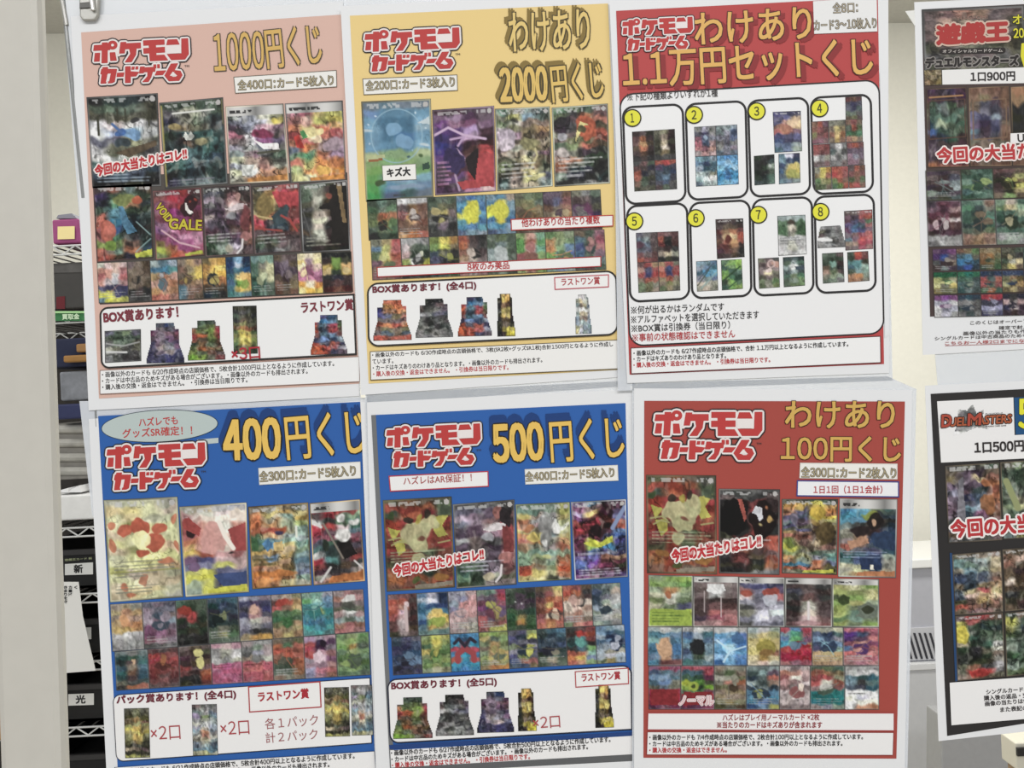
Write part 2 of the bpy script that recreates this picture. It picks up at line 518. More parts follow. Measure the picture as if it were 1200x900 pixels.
def logo(ps, x0, y0, W, H, sl=.05):
    """two line red block lettering with white and black edges; x0, y0 the top left corner"""
    V = []; F = []; MI = []
    kx = W / 1065; ky = H / 515
    def put(polys, mi, lay, r):
        n = 12 if r else 1
        for m in range(n):
            dx = r * math.cos(m * 2 * math.pi / n); dy = r * math.sin(m * 2 * math.pi / n)
            for q, p in enumerate(polys):
                k = len(V)
                for a, b in p:
                    u = (a - 40) * kx + dx; v = (b - 60) * ky + dy
                    P3 = ps.pt((x0 + u + v * sl, y0 + v - u * sl), lay)
                    P3.y -= m * 3e-6 + q * 1e-6
                    V.append(P3)
                F.append(tuple(range(k, k + len(p)))[::-1]); MI.append(mi)
    put(LOGO, 0, 3, 33 * kx)
    put(LOGO + LOGO_WHITE, 1, 3.5, 20 * kx)
    put(LOGO, 2, 4, 3 * kx)
    put(LOGO_WHITE, 1, 4.5, 0)
    mesh_obj('brand_lettering', V, F, [mat('2c2a2c'), mat('e6dfdd'), mat('b8403f')], ps.root, MI)
    q = (x0 + W * .93 + H * .66 * sl, y0 + H * .68 - W * .93 * sl)
    text(ps, 'trademark_lettering', 'TM', q[0], q[1], q[0] + 5.5, q[1] - 5.5 * sl, 2.2, [('3a3434', .03, 0, 0)], 3)

def count(ps, q, s, x0, y0, x1, y1, h, border='6b655a'):
    p = ps.box('count_label', q, 2.6, 'ebe9e4', border, .8)
    text(ps, 'count_lettering', s, x0, y0, x1, y1, h, [('5d574c', .06, 0, 0), ('b3a788', 0, 0, 0)], 3.4, p)

def hit(ps, x0, y0, x1, y1, h, s='今回の大当たりはコレ!!', lean=.1):
    text(ps, 'banner_lettering', s, x0, y0, x1, y1, h, [('efe6e2', .17, 0, 0), ('b9343a', .06, 0, 0)], 4, lean=lean)

def small(ps, s, x0, y0, x1, y1, h, col='2e2c2c', name='notice_lettering', wgt=.03, lay=4, parent=None):
    if name == 'notice_lettering' and h > 6: h *= .9
    return text(ps, name, s, x0, y0, x1, y1, h, [(col, wgt, 0, 0)], lay, parent)

# ------------------------------------------------------------------ the place behind the posters
def struct(o):
    o['kind'] = 'structure'
    return o
FL, CE = 0.0, 2.70
WL = Vector((-4.0, 2.35, 0)); WR = Vector((4.0, 3.15, 0))
mb = MB()
mb.prism([(WL.x, WL.y, FL), (WR.x, WR.y, FL), (WR.x, WR.y, CE), (WL.x, WL.y, CE)], 0.12)
struct(mb.build('wall_back', mat('f0eee3', 0.7, 0.2, grain=0.02)))
mb = MB(); mb.box((-4, -3.2, -0.1), (4, 3.3, 0.0)); struct(mb.build('floor', mat('b9b5ab', 0.5, 0.3, grain=0.08)))
mb = MB(); mb.box((-4, 0.5, CE), (4, 3.3, CE + .1)); struct(mb.build('ceiling', mat('c9c7c0', 0.8, 0.1, grain=0.04)))

# white post left of the posters, leaning a hair in the view
mb = MB()
p0 = P(52, 0, 0.01); p1 = P(81, 900, 0.01)
dx = (p0.x - p1.x) / (p0.z - p1.z)
zt, zb = CE, 0.0
def xr(z): return p1.x + dx * (z - p1.z)
W_ = 0.049
n = len(mb.v)
for z in (zb, zt):
    x = xr(z)
    r = 0.006
    for (a, b) in ((-W_ + r, 0), (-r, 0), (-r * .3, r * .3), (0, r), (0, .011), (-W_, .011), (-W_, r), (-W_ + r * .3, r * .3)):
        mb.v.append(Vector((x + a, 0.0 + b, z)))
k = 8
for i in range(k):
    j = (i + 1) % k
    mb.f.append((i, j, k + j, k + i))
mb.f.append(tuple(range(k))[::-1]); mb.f.append(tuple(range(k, 2 * k)))
struct(mb.build('trim_1', mat('c6c3bb', 0.45, 0.35, grain=0.02)))

# ---- wire rack with boxes, seen between the post and the posters
RY = 0.80
def R(px, py, y=RY): return P(px, py, y)
def zx(px, py, y=RY): p = R(px, py, y); return p.x, p.z
rack = thing('wire_rack', 'black wire rack with white truss rails behind the white post', 'rack', (R(60, 800).x, RY + .2, 0))
chrome = mat('c9cac8', 0.35, 0.5)
blackm = mat('1d1c1c', 0.5, 0.3)
X0, X1 = R(-210, 500).x, R(300, 500).x
tiers = [R(80, y).z for y in (288, 368, 619, 697, 776, 853)]
for z in tiers + [0.35]:
    for yy in (RY, RY + .4):
        mb = MB()
        for dz in (0, -0.014):
            mb.rod((X0, yy, z + dz), (X1, yy, z + dz), 0.0016)
        n = 19
        for i in range(n):
            a = X0 + (X1 - X0) * i / n; b = X0 + (X1 - X0) * (i + .5) / n; c = X0 + (X1 - X0) * (i + 1) / n
            mb.rod((a, yy, z - .013), (b, yy, z), 0.0013); mb.rod((b, yy, z), (c, yy, z - .013), 0.0013)
        mb.build('front_rail' if yy == RY else 'back_rail', chrome, rack)
    mb = MB()
    for i in range(30):
        x = X0 + (X1 - X0) * i / 29
        mb.rod((x, RY, z), (x, RY + .4, z), 0.0013)
    mb.build('shelf_wires', mat('4d4c4a', .4, .4), rack)
for x in (X0, X1):
    for yy in (RY, RY + .4):
        mb = MB(); mb.rod((x, yy, 0), (x, yy, 1.62), 0.011, 12); mb.build('post', blackm, rack)

mb = MB(); mb.box((X0, RY + .403, .3), (X1, RY + .408, tiers[0] - .01)); mb.build('added_dark_back', mat('3d3a37', .7, .2, grain=.2), rack)  # sheet added to darken the shelf gaps and hide the bright wall

def binbox(name, label, cat, px0, px1, py0, py1, hexc, group=None, dep=.36, y=RY + .02, lip=True):
    a = R(px0, py1, y); b = R(px1, py0, y)
    t = thing(name, label, cat, ((a.x + b.x) / 2, y + dep / 2, a.z), group)
    mb = MB(); w = .004
    x0, x1, z0, z1 = a.x, b.x, a.z, b.z
    mb.box((x0, y, z0), (x1, y + w, z1)); mb.box((x0, y + dep - w, z0), (x1, y + dep, z1))
    mb.box((x0, y, z0), (x0 + w, y + dep, z1)); mb.box((x1 - w, y, z0), (x1, y + dep, z1)); mb.box((x0, y, z0), (x1, y + dep, z0 + w))
    mb.build('shell', mat(hexc, .5, .3, grain=.05), t)
    if lip:
        mb = MB(); mb.box((x0 - .002, y - .005, z1 - .008), (x1 + .002, y, z1)); mb.build('rim', mat('3a3939', .45, .3), t)
    return t, (x0, x1, z0, z1)
class Wall:   # lettering on a plane further back
    def __init__(s, root, y): s.root, s.yb = root, y
    pt = Poster.pt; poly = Poster.poly; ring = Poster.ring; box = Poster.box
def tag(t, y, q, s, tx, hexbg='e2e2de', hc='2a2a2a'):
    w = Wall(t, y)
    p = w.box('tag', q, 0, hexbg)
    if s: text(w, 'tag_lettering', s, *tx, [(hc, .05, 0, 0)], 1, p)
    return w
EDGE = RY + .02 - .0012
t, _ = binbox('storage_bin', 'black bin under the top open truss, white tag with the character for new', 'bin', 20, 170, 640, 693, '232323', 'black storage bins on the wire rack')
tag(t, EDGE, [(76, 661), (109, 659), (109, 673), (76, 674)], '新', (87, 671.5, 97, 671, 9.5))
w = Wall(t, EDGE); small(w, '遊戯王カード 新', 76, 657.5, 108, 655.5, 2.6, 'a9b08a', 'tag_lettering', .03, 1)
t, _ = binbox('storage_bin', 'black bin behind the hanging white note, pale tag half hidden', 'bin', 20, 170, 722, 772, '232323', 'black storage bins on the wire rack')
tag(t, EDGE, [(84, 736), (107, 735), (107, 749), (84, 750)], None, None)
t, _ = binbox('storage_bin', 'black bin with a white tag carrying the character for light', 'bin', 20, 170, 798, 849, '232323', 'black storage bins on the wire rack')
tag(t, EDGE, [(80, 813.5), (110, 812.5), (110, 826), (80, 827)], '光', (89, 824.5, 100, 824, 9.5))
t, _ = binbox('storage_bin', 'black bin at the foot of the photo, lowest under the bottom truss', 'bin', 20, 170, 880, 935, '1f1f20', 'black storage bins on the wire rack')

def carton(name, label, cat, px0, px1, py0, py1, hexc, y=RY + .03, dep=.25, bev=.003, grain=.06):
    a = R(px0, py1, y); b = R(px1, py0, y)
    t = thing(name, label, cat, ((a.x + b.x) / 2, y + dep / 2, a.z))
    mb = MB(); mb.box((a.x, y, a.z), (b.x, y + dep, b.z))
    mb.build('body', mat(hexc, .55, .25, grain=grain), t, bev)
    return t, (a, b)
t, (a, b) = carton('pink_box', 'small magenta box with a yellow tag on the rack top', 'box', 62, 92, 256, 286, 'a0507e')
w = Wall(t, RY + .028); w.box('tag', [(67.5, 265.5), (87.5, 265), (87.5, 280), (67.5, 280.5)], 0, 'f6e3a4')
mb = MB(); mb.v = []; p = R(62, 256, RY + .03); q = R(92, 256, RY + .03)
mb.prism([R(66, 256, RY + .04), R(90, 256, RY + .04), R(84, 250, RY + .04), R(68, 252, RY + .04)][::-1], .1)
mb.build('flap', mat('8f9099'), t)
t, _ = carton('grey_case', 'dark grey case on the rack shelf above the green strip', 'case', 40, 110, 306, 364, '4a4846')
mb = MB(); mb.prism([R(66, 362, RY + .029), R(76, 362, RY + .029), R(76, 347, RY + .029), R(66, 348, RY + .029)], .002); mb.build('red_mark', mat('6d2a30'), t)
mb = MB(); mb.prism([R(40, 320, RY + .029), R(110, 319, RY + .029), R(110, 309, RY + .029), R(40, 309, RY + .029)], .002); mb.build('lid', mat('5c5a58', grain=.2), t)
t = thing('shelf_strip', 'green shelf edge strip lettered in white behind the plastic sleeve', 'label', R(75, 378, RY - .004))
w = Wall(t, RY - .004)
mb = MB(); mb.prism([R(30, 376, RY - .004), R(130, 376, RY - .004), R(130, 366, RY - .004), R(30, 366, RY - .004)], .003); mb.build('strip', mat('3f7a4c'), t)
mb = MB(); mb.prism([R(30, 367, RY - .006), R(130, 367, RY - .006), R(130, 364.5, RY - .006), R(30, 364.5, RY - .006)], .003); mb.build('strip_edge', mat('a9d79a'), t)
small(w, '買取金', 73, 374.5, 93, 374, 6.5, 'cfe6c4', 'strip_lettering', .04, 10)
t, _ = carton('navy_box', 'navy blue box with brown parcels below the green strip', 'box', 45, 130, 394, 432, '2b3048')
t2, _ = carton('brown_parcel', 'brown carton in front of the navy box, upper of two', 'carton', 89, 130, 401, 413, 'a0794e', RY + .012, .016)
t2, _ = carton('brown_parcel', 'brown carton in front of the navy box, lower and wider', 'carton', 74, 130, 414, 425, '9c7443', RY + .010, .018)
t, _ = carton('grey_carton', 'grey patterned carton under the navy box', 'carton', 71, 130, 433, 470, '83868c', grain=.25)
t, _ = carton('blue_carton', 'dark blue carton beneath the grey patterned carton', 'carton', 64, 130, 471, 492, '34395a')
t, _ = carton('grey_roll_box', 'grey box of rolled papers on the shelf above the white carton', 'box', 40, 130, 494, 564, '8d8a84', RY + .06, .2, grain=.12)
mb = MB()
for k, yy in enumerate((503, 519, 536, 552)):
    mb.rod(R(40, yy, RY + .058), R(130, yy, RY + .058), .007, 10)
mb.build('paper_roll', mat('a5a39c', grain=.15), t)
t, _ = carton('white_carton', 'white carton with paper on top of the open truss shelf', 'carton', 40, 135, 578, 612, 'e6e6e4', RY + .01, .3)
mb = MB(); mb.prism([R(66, 577, RY + .02), R(80, 577, RY + .02), R(79, 572, RY + .02), R(72, 574, RY + .02)][::1], .05)
mb.prism([R(80, 577, RY + .02), R(95, 577, RY + .02), R(93, 569, RY + .02), R(84, 573, RY + .02)], .05); mb.build('crumpled_paper', mat('efefef'), t)
# hanging note
NY = RY - .03
t = thing('hanging_note', 'white paper note hanging askew in front of the black bins', 'note', P(95, 790, NY))
mb = MB(); mb.prism([P(60, 682, NY), P(92, 682, NY), P(97, 722, NY), P(112, 786, NY), P(60, 790, NY)][::-1], .0008)
mb.build('note_sheet', mat('e7e6e2'), t)
w = Wall(t, NY - .0005)
for i, (s, x) in enumerate((('きまりを守', 75), ('カード', 80.5), ('く', 87))):
    for k, ch in enumerate(s):
        small(w, ch, x, 690 + k * 4.2, x + 3.6, 690 + k * 4.2, 3.4, '2a2a2a', 'note_lettering', .05, 1)
t, _ = carton('brown_box', 'tan cardboard box at the bottom left edge of the photo', 'box', -40, 30, 815, 870, 'a8865a', RY - .06, .05)

# ---- floor standing air conditioner at the right
AY = 2.42
def A(px, py, y=AY): return P(px, py, y)
a = A(1058, 900); b = A(1180, 661)
ac = thing('air_conditioner', 'grey floor standing air conditioner with slanted vents, right of the red poster', 'air conditioner', ((a.x + b.x) / 2, AY + .16, 0))
mb = MB(); mb.box((a.x, AY, 0.0), (b.x - .03, AY + .32, A(1058, 780).z)); mb.build('body', mat('c6c7ca', .5, .3, grain=.02), ac, .006)
mb = MB(); mb.box((a.x + .004, AY + .02, A(1058, 780).z), (b.x - .03, AY + .32, b.z)); mb.build('head', mat('b4b5bd', .5, .3, grain=.02), ac, .006)
mb = MB(); mb.box((a.x - .01, AY + .0, b.z), (b.x - .02, AY + .33, b.z + .03)); mb.build('cap', mat('ececea', .5, .3), ac, .004)
mb = MB(); mb.box((a.x - .004, AY - .006, A(1058, 786).z), (b.x - .02, AY + .03, A(1058, 778).z)); mb.build('ledge', mat('d6d7d9', .4, .3), ac, .003)
mb = MB(); mb.box((a.x + .01, AY + .012, A(1058, 776).z), (b.x - .04, AY + .021, A(1058, 738).z)); mb.build('vent_panel', mat('c4c5ca', .5, .3), ac)
for i in range(16):
    x = 1058 + i * 6.2
    mb = MB()
    mb.prism([A(x + 9, 772, AY + .009), A(x + 11.4, 772, AY + .009), A(x + 2.4, 742, AY + .009), A(x, 742, AY + .009)], .004)
    mb.build('vent_slot', mat('3c3c42', .6, .2), ac)
# side duct below the black poster and the counter at the lower right corner
BY = 1.9; a = A(1098, 905, BY); b = A(1180, 862, BY)
t = thing('grey_bin', 'grey smooth bin partly hidden under the black poster', 'bin', ((a.x + b.x) / 2, BY + .05, 0))
mb = MB(); mb.prism([A(1097, 905, BY), A(1190, 905, BY), A(1196, 840, BY), A(1104, 840, BY)], .1)
v0 = mb.v
for q in v0[:2] + v0[4:6]: q.z = 0.0
mb.build('body', mat('a2a3a6', .5, .3, grain=.03), t, .004)
t = thing('counter', 'cream counter with a dark edge in the lower right corner', 'counter', (A(1210, 890, 1.2).x, 1.34, 0))
c0 = A(1190, 871, 1.2); c1 = A(1330, 871, 1.2)
mb = MB(); mb.box((c0.x, 1.2, c0.z - .055), (c1.x, 1.26, c0.z)); mb.build('top', mat('d9d5c6', .5, .3), t, .003)
mb = MB(); mb.box((c0.x, 1.193, c0.z - .024), (c1.x, 1.1995, c0.z - .008)); mb.build('edge_band', mat('2d2c2c', .5, .3), t)
mb = MB(); mb.box((c0.x + .01, 1.21, 0), (c1.x - .01, 1.255, c0.z - .055)); mb.build('body', mat('a58c70', .6, .2, grain=.1), t)

# ------------------------------------------------------------------ posters
SLEEVE = mat('e4e8ee', 0.18, 0.5, 0.0, 0.6)
RIM = mat('8d8f8e', 0.15, 0.6, 0.0, 0.7)
def sleeve(ps, q, rims=()):
    y = ps.yb + .0009
    mb = MB(); mb.prism([P(a, b, y) for a, b in q][::-1], .0003)
    o = mb.build('plastic_sleeve', SLEEVE, ps.root)
    for (x0, y0, x1, y1, w) in rims:
        mb = MB(); mb.rod(P(x0, y0, y), P(x1, y1, y), w * PX * .5, 8); mb.build('sleeve_edge', RIM, ps.root)

N2 = '・カードは中古品のためキズがある場合がございます。・画像以外のカードも排出されます。'
N2B = '・カードはキズありのわけあり品となります。'
N3 = '・購入後の交換・返金はできません。 ・引換券は当日限りです。'
RED = 'b23438'; MAR = '6d2c38'
GOLD = 'dcb869'
def N1(d, n, y, pre=''): return '・画像以外のカードも ' + d + '作成時点の店頭価格で、' + n + '合計' + y + '円以上となるように作成しています。'

# ============ pink poster, top left
ps = Poster('pink lottery poster titled 1000 yen, top left beside the white post', [(83, 19), (402, 2), (421, 464), (104, 481)], 0.0)
sleeve(ps, [(73, 0), (404, -18), (423, 476), (112, 500)], [(74, 0, 98, 232, 5), (98, 232, 113, 500, 2.5)])
A_ = Fr(80, 0, .28333); B_ = Fr(80, 210, .28333)
ps.poly('colour_panel', [(95, 38), (400, 17), (421, 449.5), (116, 467)], 'd6b3a6', 1)
logo(ps, 105, 46, 117.5, 56)
TL1 = [('4a4238', .045, 0, 0), ('d3ae66', .012, 0, 0)]
text(ps, 'title_lettering', '1000', 252, 83.5, 310, 80, 43.5, TL1, 3)
text(ps, 'title_lettering', '円くじ', 314, 80.5, 378, 74, 46, TL1, 3)
count(ps, [(273.5, 90), (394.5, 82), (395, 102), (275.5, 109.6)], '全400口：カード5枚入り', 279, 106, 391, 99.5, 12)
picture(ps, 'card_picture', A_(75, 402, 370, 385, 385, 770, 100, 778), '333 344 344 222/ 565 676 676 443/ 554 665 665 443/ ccc dcc ddd aaa/ ddd 9ac acd bbb/ 667 667 997 887/ bbb 665 665 555/ ddd ccc 998 666/ 577 788 678 345/ 345 456 456 333/ 222 333 443 222',
        [('l', '443', .018, .14, .22, .14, .42), ('l', '443', .012, .42, .15, .42, .29), ('l', '443', .012, .53, .15, .53, .28), ('l', '443', .012, .86, .2, .86, .34), ('l', '554', .01, .28, .18, .28, .3),
         ('e', .60, .42, .15, .06, '6f9dcf'), ('e', .46, .41, .10, .06, '3a66b0'), ('e', .67, .28, .07, .035, '333'), ('l', '4a6fae', .02, .34, .31, .46, .40), ('e', .48, .53, .14, .05, '3c4a52'), ('p', '665540', .35, .62, .95, .5, .96, .56, .55, .68), ('d', '9ab', .84, .95, 3)], 'h', 2, rough=.5)
picture(ps, 'card_picture', A_(375, 425, 640, 402, 660, 760, 400, 780), '454 343 454 565/ 666 887 998 565/ 334 776 676 344/ 555 875 665 455/ 343 355 355 466/ 455 654 554 466/ 344 466 466 355/ 466 577 466 345/ 355 466 566 344/ 222 233 344 233/ 334 455 788 344',
        [('l', 'c9b44c', .022, .02, .05, .02, .97), ('l', 'c9b44c', .018, .99, .03, .99, .3), ('p', 'cbd0c6', .34, .42, .38, .36, .42, .41, .47, .35, .52, .42, .48, .46, .38, .46), ('e', .22, .3, .12, .05, 'a8935a'), ('e', .62, .5, .1, .05, '9a9268'), ('l', 'd9d9d2', .015, .2, .14, .85, .13), ('d', '889', .9, .97, 2)], 'h', 2.3, rough=.75)
picture(ps, 'card_picture', A_(650, 440, 890, 428, 915, 750, 668, 762), 'bba bbb aaa 998/ 999 aab bba 997/ 667 99a bbc ba5/ 545 778 c9a 867/ a67 bbb 847 766/ 766 ccc 958 657/ 889 aaa 556 545/ 788 867 777 565/ bb9 987 a87 776/ aab cba b87 998/ bb9 ccc b86 a75/ 998 b86 c84 c84',
        [('e', .60, .38, .2, .06, '8c2f50'), ('p', 'e2dcdc', .42, .43, .60, .5, .86, .5, .88, .58, .6, .57), ('e', .20, .33, .12, .05, '4a484d'), ('e', .18, .62, .1, .05, '8a9a98'), ('p', 'd9dcd6', .22, .76, .42, .76, .42, .9, .22, .9), ('p', 'c5803c', .3, .94, .97, .91, .97, .98, .3, 1), ('l', '554', .02, .5, .62, .85, .6), ('e', .82, .2, .07, .04, 'd3c04f')], 't', 2, border='a09a8c', rough=.7)
picture(ps, 'card_picture', A_(895, 428, 1135, 415, 1150, 745, 920, 757), 'aaa bbb aaa 999/ b78 b67 cb6 cc6/ a66 c98 cc6 dc5/ c75 dc7 d75 da6/ c55 cb8 b65 b55/ b75 c66 977 a89/ 567 c74 a88 a8a/ 686 596 c75 a8a/ b65 bb6 d84 c74/ ab7 d95 e95 d83/ bb7 cc9 d84 c74',
        [('e', .42, .38, .2, .09, 'ded08a'), ('e', .5, .48, .14, .06, 'e5cba0'), ('p', '4f9a55', .22, .36, .3, .34, .36, .44, .28, .46), ('e', .8, .55, .2, .1, 'a88f9c'), ('e', .6, .86, .12, .06, 'e6b04a'), ('p', 'c9362f', .12, .42, .2, .4, .3, .58, .16, .56), ('p', 'cf8438', .35, .95, .97, .92, .97, .98, .35, 1)], 't', 2.3, rough=.55)
picture(ps, 'card_picture', B_(102, 30, 345, 18, 352, 325, 118, 345), '544 a65 677 543/ 436 454 565 343/ 334 586 a75 344/ 454 589 343 343/ b65 478 233 455/ c65 379 234 344/ b66 358 233 333/ a66 586 555 344/ 784 795 865 233/ b65 798 a64 345/ b54 543 334 893',
        [('e', .50, .18, .22, .08, '7f8a4a'), ('e', .74, .2, .12, .05, 'c45a3c'), ('p', '4a7fa0', .42, .28, .5, .28, .58, .46, .72, .62, .56, .66, .46, .5), ('e', .24, .6, .14, .12, 'bd5f4c'), ('e', .26, .78, .08, .08, '789a3c'), ('l', '8aa', .012, .72, .5, .95, .68), ('l', '8aa', .012, .7, .9, .96, .74), ('p', 'b9bf3c', .68, .92, .97, .88, .97, .96, .68, .98)], 'h', 2, border='433', rough=.6)
picture(ps, 'card_picture', B_(348, 48, 550, 34, 565, 315, 362, 335), '866 a45 933 533/ 955 b34 a34 433/ 846 a45 a33 634/ 957 937 735 735/ 845 947 836 734/ 968 a68 847 746/ 858 c8a a57 a68/ 846 957 c8a b79/ 874 947 a58 c8a/ ab4 b64 947 a57/ 785 c53 c65 974',
        [('e', .73, .25, .17, .16, '3c1f24'), ('p', 'd9d4cd', .64, .22, .67, .2, .72, .3, .82, .36, .74, .38, .66, .32), ('e', .74, .2, .04, .03, 'b3402f'), ('e', .85, .19, .04, .03, 'b3402f'), ('l', 'd3a3b0', .02, .15, .58, .5, .78, .9, .88), ('p', 'b9bf3c', .6, .94, .96, .92, .96, .96, .6, .98)], 'h', 2.3, border='644', rough=.35)
text(ps, 'picture_lettering', 'VOID', 181.5, 243, 196, 261, 9, [('5a2f28', .12, 0, 0), ('c3b93e', .04, 0, 0)], 3.2)
text(ps, 'picture_lettering', 'GALE', 198, 268, 236, 270, 12, [('5a2f28', .12, 0, 0), ('c3b93e', .04, 0, 0)], 3.2)
picture(ps, 'card_picture', B_(552, 34, 755, 20, 768, 310, 568, 322), '555 444 433 444/ 667 556 644 544/ 989 656 b88 433/ 666 545 caa 644/ 545 434 a99 744/ 988 545 656 844/ 767 656 534 833/ 534 545 644 a65/ 565 545 756 b77/ 454 565 545 754/ 464 898 bab 655/ 343 787 988 544',
        [('e', .73, .18, .08, .07, 'b0837a'), ('p', 'c9b9bb', .44, .33, .7, .27, .9, .28, .9, .34, .6, .37), ('e', .86, .5, .12, .2, '7f3f42'), ('e', .85, .72, .14, .06, 'b0706c'), ('e', .58, .44, .1, .06, '9a9aa0'), ('l', 'd9d3d3', .022, .78, .78, .76, .9, .66, .97), ('e', .5, .9, .1, .06, 'a09a84'), ('d', 'bbb', .66, .8, 3)], 'h', 2, border='544', rough=.6)
picture(ps, 'card_picture', B_(757, 30, 955, 12, 965, 298, 770, 312), '665 644 a55 744/ 875 974 c45 b44/ 985 b95 b44 b44/ 985 ba6 744 b44/ a96 a95 455 844/ b55 c85 456 844/ c45 655 356 a44/ b44 456 345 743/ 655 644 644 644/ 554 565 655 544/ 565 665 766 655/ 555 555 888 766',
        [('e', .25, .3, .22, .2, '8a7440'), ('p', 'c8444a', .42, .1, .98, .14, .96, .34, .7, .3, .55, .34), ('p', '3c4f56', .4, .46, .72, .3, .78, .36, .68, .56, .45, .62), ('l', 'b94640', .025, .6, .46, .78, .54, .92, .7), ('l', 'c9b070', .02, .1, .44, .4, .5), ('l', 'b0463f', .02, .05, .62, .6, .68), ('d', 'aaa', .7, .86, 3)], 'h', 2.3, border='544', rough=.7)
picture(ps, 'card_picture', B_(955, 22, 1155, 2, 1168, 295, 970, 305), '787 787 554 433/ 676 998 544 644/ 565 aa9 543 653/ 554 bba 432 874/ 555 998 433 753/ 443 cba 543 643/ 444 ddb 655 543/ 555 dcb 333 543/ 654 ccb 433 322/ 444 bba 322 322/ 333 665 322 322/ 333 433 332 222',
        [('p', '2d2723', .36, .38, .45, .33, .6, .3, .62, .05, .98, .04, .98, .9, .6, .9, .62, .66, .5, .6, .62, .55, .6, .4), ('p', '8a6f48', .76, .05, .86, .05, .94, .6, .86, .6), ('e', .58, .21, .07, .05, '9a4f40'), ('l', '666', .012, .05, .4, .2, .8), ('d', '998', .76, .92, 3)], 'h', 2, border='777', rough=.35)
card_row(ps, B_, [118, 243, 337, 450, 552, 650, 752, 848, 945, 1047, 1170], (346, 298), (513, 466), [
    ('ddc dbb ca9 dbb/ c87 d98 dba b77/ b66 d98 ddd b66/ d98 cbb ccc b88/ 668 446 668 447/ dd4 dd5 447 446/ 689 dd4 cc5 aa4', (), ''),
    '766 876 543/ 876 765 654/ 765 876 765/ 876 765 654/ 333 544 333/ 555 444 555',
    '9aa 578 9ab/ 479 48a 599/ b96 a75 c98/ c98 b86 b75/ b85 c97 a75/ b65 c76 a76',
    '876 b96 976/ 865 986 db5/ 765 a95 ec5/ 754 975 a86/ 578 976 865/ 689 865 654',
    '764 da5 c94/ b84 fc5 fd6/ c94 ec5 eb4/ a74 c84 b74/ 543 654 543/ 234 344 333',
    ('246 7ac 235/ 247 bcd 246/ 357 478 258/ 367 ec7 da5/ 468 7a4 c95/ 478 db5 ca5/ 488 699 578', (('e', .7, .48, .2, .1, 'ecc06a'), ('e', .7, .68, .2, .12, '8fae4a')), ''),
    '688 798 798/ 465 887 cc9/ 576 997 bb8/ 354 565 cc9/ 476 687 676/ 354 798 565',
    '654 766 655/ 545 878 654/ 434 767 545/ 654 433 765/ 865 654 875/ 643 654 754',
    'eda edb dc9/ ec7 a89 dc8/ eda 967 dba/ b68 a57 b79/ c79 d8a 957/ ea4 edb d83/ ed8 eb4 ec5',
    ('222 333 222/ 433 7a3 443/ ca5 683 da6/ db7 343 ca5/ 333 334 433/ 433 644 433/ 522 854 522', (('e', .5, .25, .18, .14, '7da34a'), ('e', .2, .46, .13, .1, 'd9bd7c'), ('e', .82, .46, .13, .1, 'd9bd7c')), '')], lay=2.6, border='665')
ps.poly('card_backing', [(108, 205), (407, 202), (412.5, 343), (117, 357)], '4f4945', 1.4)
hit(ps, 112, 207, 219, 186, 13)
pp = ps.box('prize_panel', B_(128, 530, 1184, 473, 1194, 727, 135, 785), 4, 'ebebeb', '2e2c2b', 2.2, 10, (1, 0, 0, 1))
small(ps, 'BOX賞あります！', *B_(148, 595, 455, 573), 13.5, MAR, 'prize_lettering', .055, 5) if 0 else small(ps, 'BOX賞あります！', 122, 378.6, 209, 372, 13.5, '7a3640', 'prize_lettering', .055, 5)
small(ps, 'ラストワン賞', 353.5, 367, 414, 363, 13, '7a3640', 'prize_lettering', .045, 5)
picture(ps, 'box_picture', B_(150, 628, 300, 620, 302, 752, 152, 760), '667 565 786 667/ 565 454 565 454/ 666 787 676 554/ aa9 776 555 665/ 888 666 444 555/ 888 555 444 444', [('l', 'aaa', .02, .05, .4, .5, .5, .95, .4), ('l', 'ccc', .03, .02, .66, .6, .7)], '', 5, rough=.7)
def boxpic(ps, q, g, tall=False, name='box_picture', lay=5):
    picture(ps, name, q, g, (), '', lay, TALLO if tall else BOXO, rough=.75, border='444', bw=.01, step=.9)
BX_PUR = '455 556 347 457/ 656 767 667 535/ 635 878 867 745/ 545 878 757 645/ 446 656 667 546/ 446 a99 99a 757/ 335 878 a99 668/ 446 557 447 446/ 446 446 447 335'
BX_GRN = '454 565 454 444/ 655 564 674 855/ b75 674 794 a34/ b44 a53 784 833/ 954 654 563 643/ 565 864 675 754/ 674 953 864 653/ 784 675 754 655/ 7a3 8a4 776 844'
BX_RB = '755 558 357 644/ a44 37a 68a 565/ c53 578 a45 685/ b43 345 a44 654/ 855 467 68a 744/ 446 68b 346 89a/ a43 556 a54 446/ c53 c54 a55 99a/ c53 a43 446 656'
BX_ORG = 'b54 d75 d64 c54/ 446 c84 d74 c65/ 338 a75 d85 d96/ 448 668 875 c76/ 555 766 766 755/ b54 d85 b54 d85/ 865 775 876 775/ 655 567 765 567/ c54 b54 c65 b54'
BX_GRY = '454 222 333 545/ 656 333 655 656/ 655 555 777 656/ bbb 888 667 556/ 555 444 555 444/ 777 333 777 555/ 555 888 444 666/ 777 444 888 555/ 888 777 888 777'
BX_YEL = '554 ca5 da5 554/ 332 db5 c94 332/ 333 975 643 322/ 555 cb6 ba5 443/ 443 db5 dc6 433/ 333 764 542 222/ 443 876 765 443/ 332 a94 dc4 cb4/ 222 433 dc3 dc3'
BX_LGT = '999 bbb aaa 9aa/ 887 cb8 bba 999/ 899 876 a97 789/ ccc ddd ccc bbb/ 9aa ba8 cb9 99a/ 789 a98 b98 678/ 9ab abb 9aa 89a/ bb8 aaa 89a 799/ cb7 aab 9aa 89a'
boxpic(ps, q4(170.6, 378, 216, 426), BX_PUR)
boxpic(ps, q4(219, 375, 264, 422.5), BX_GRN)
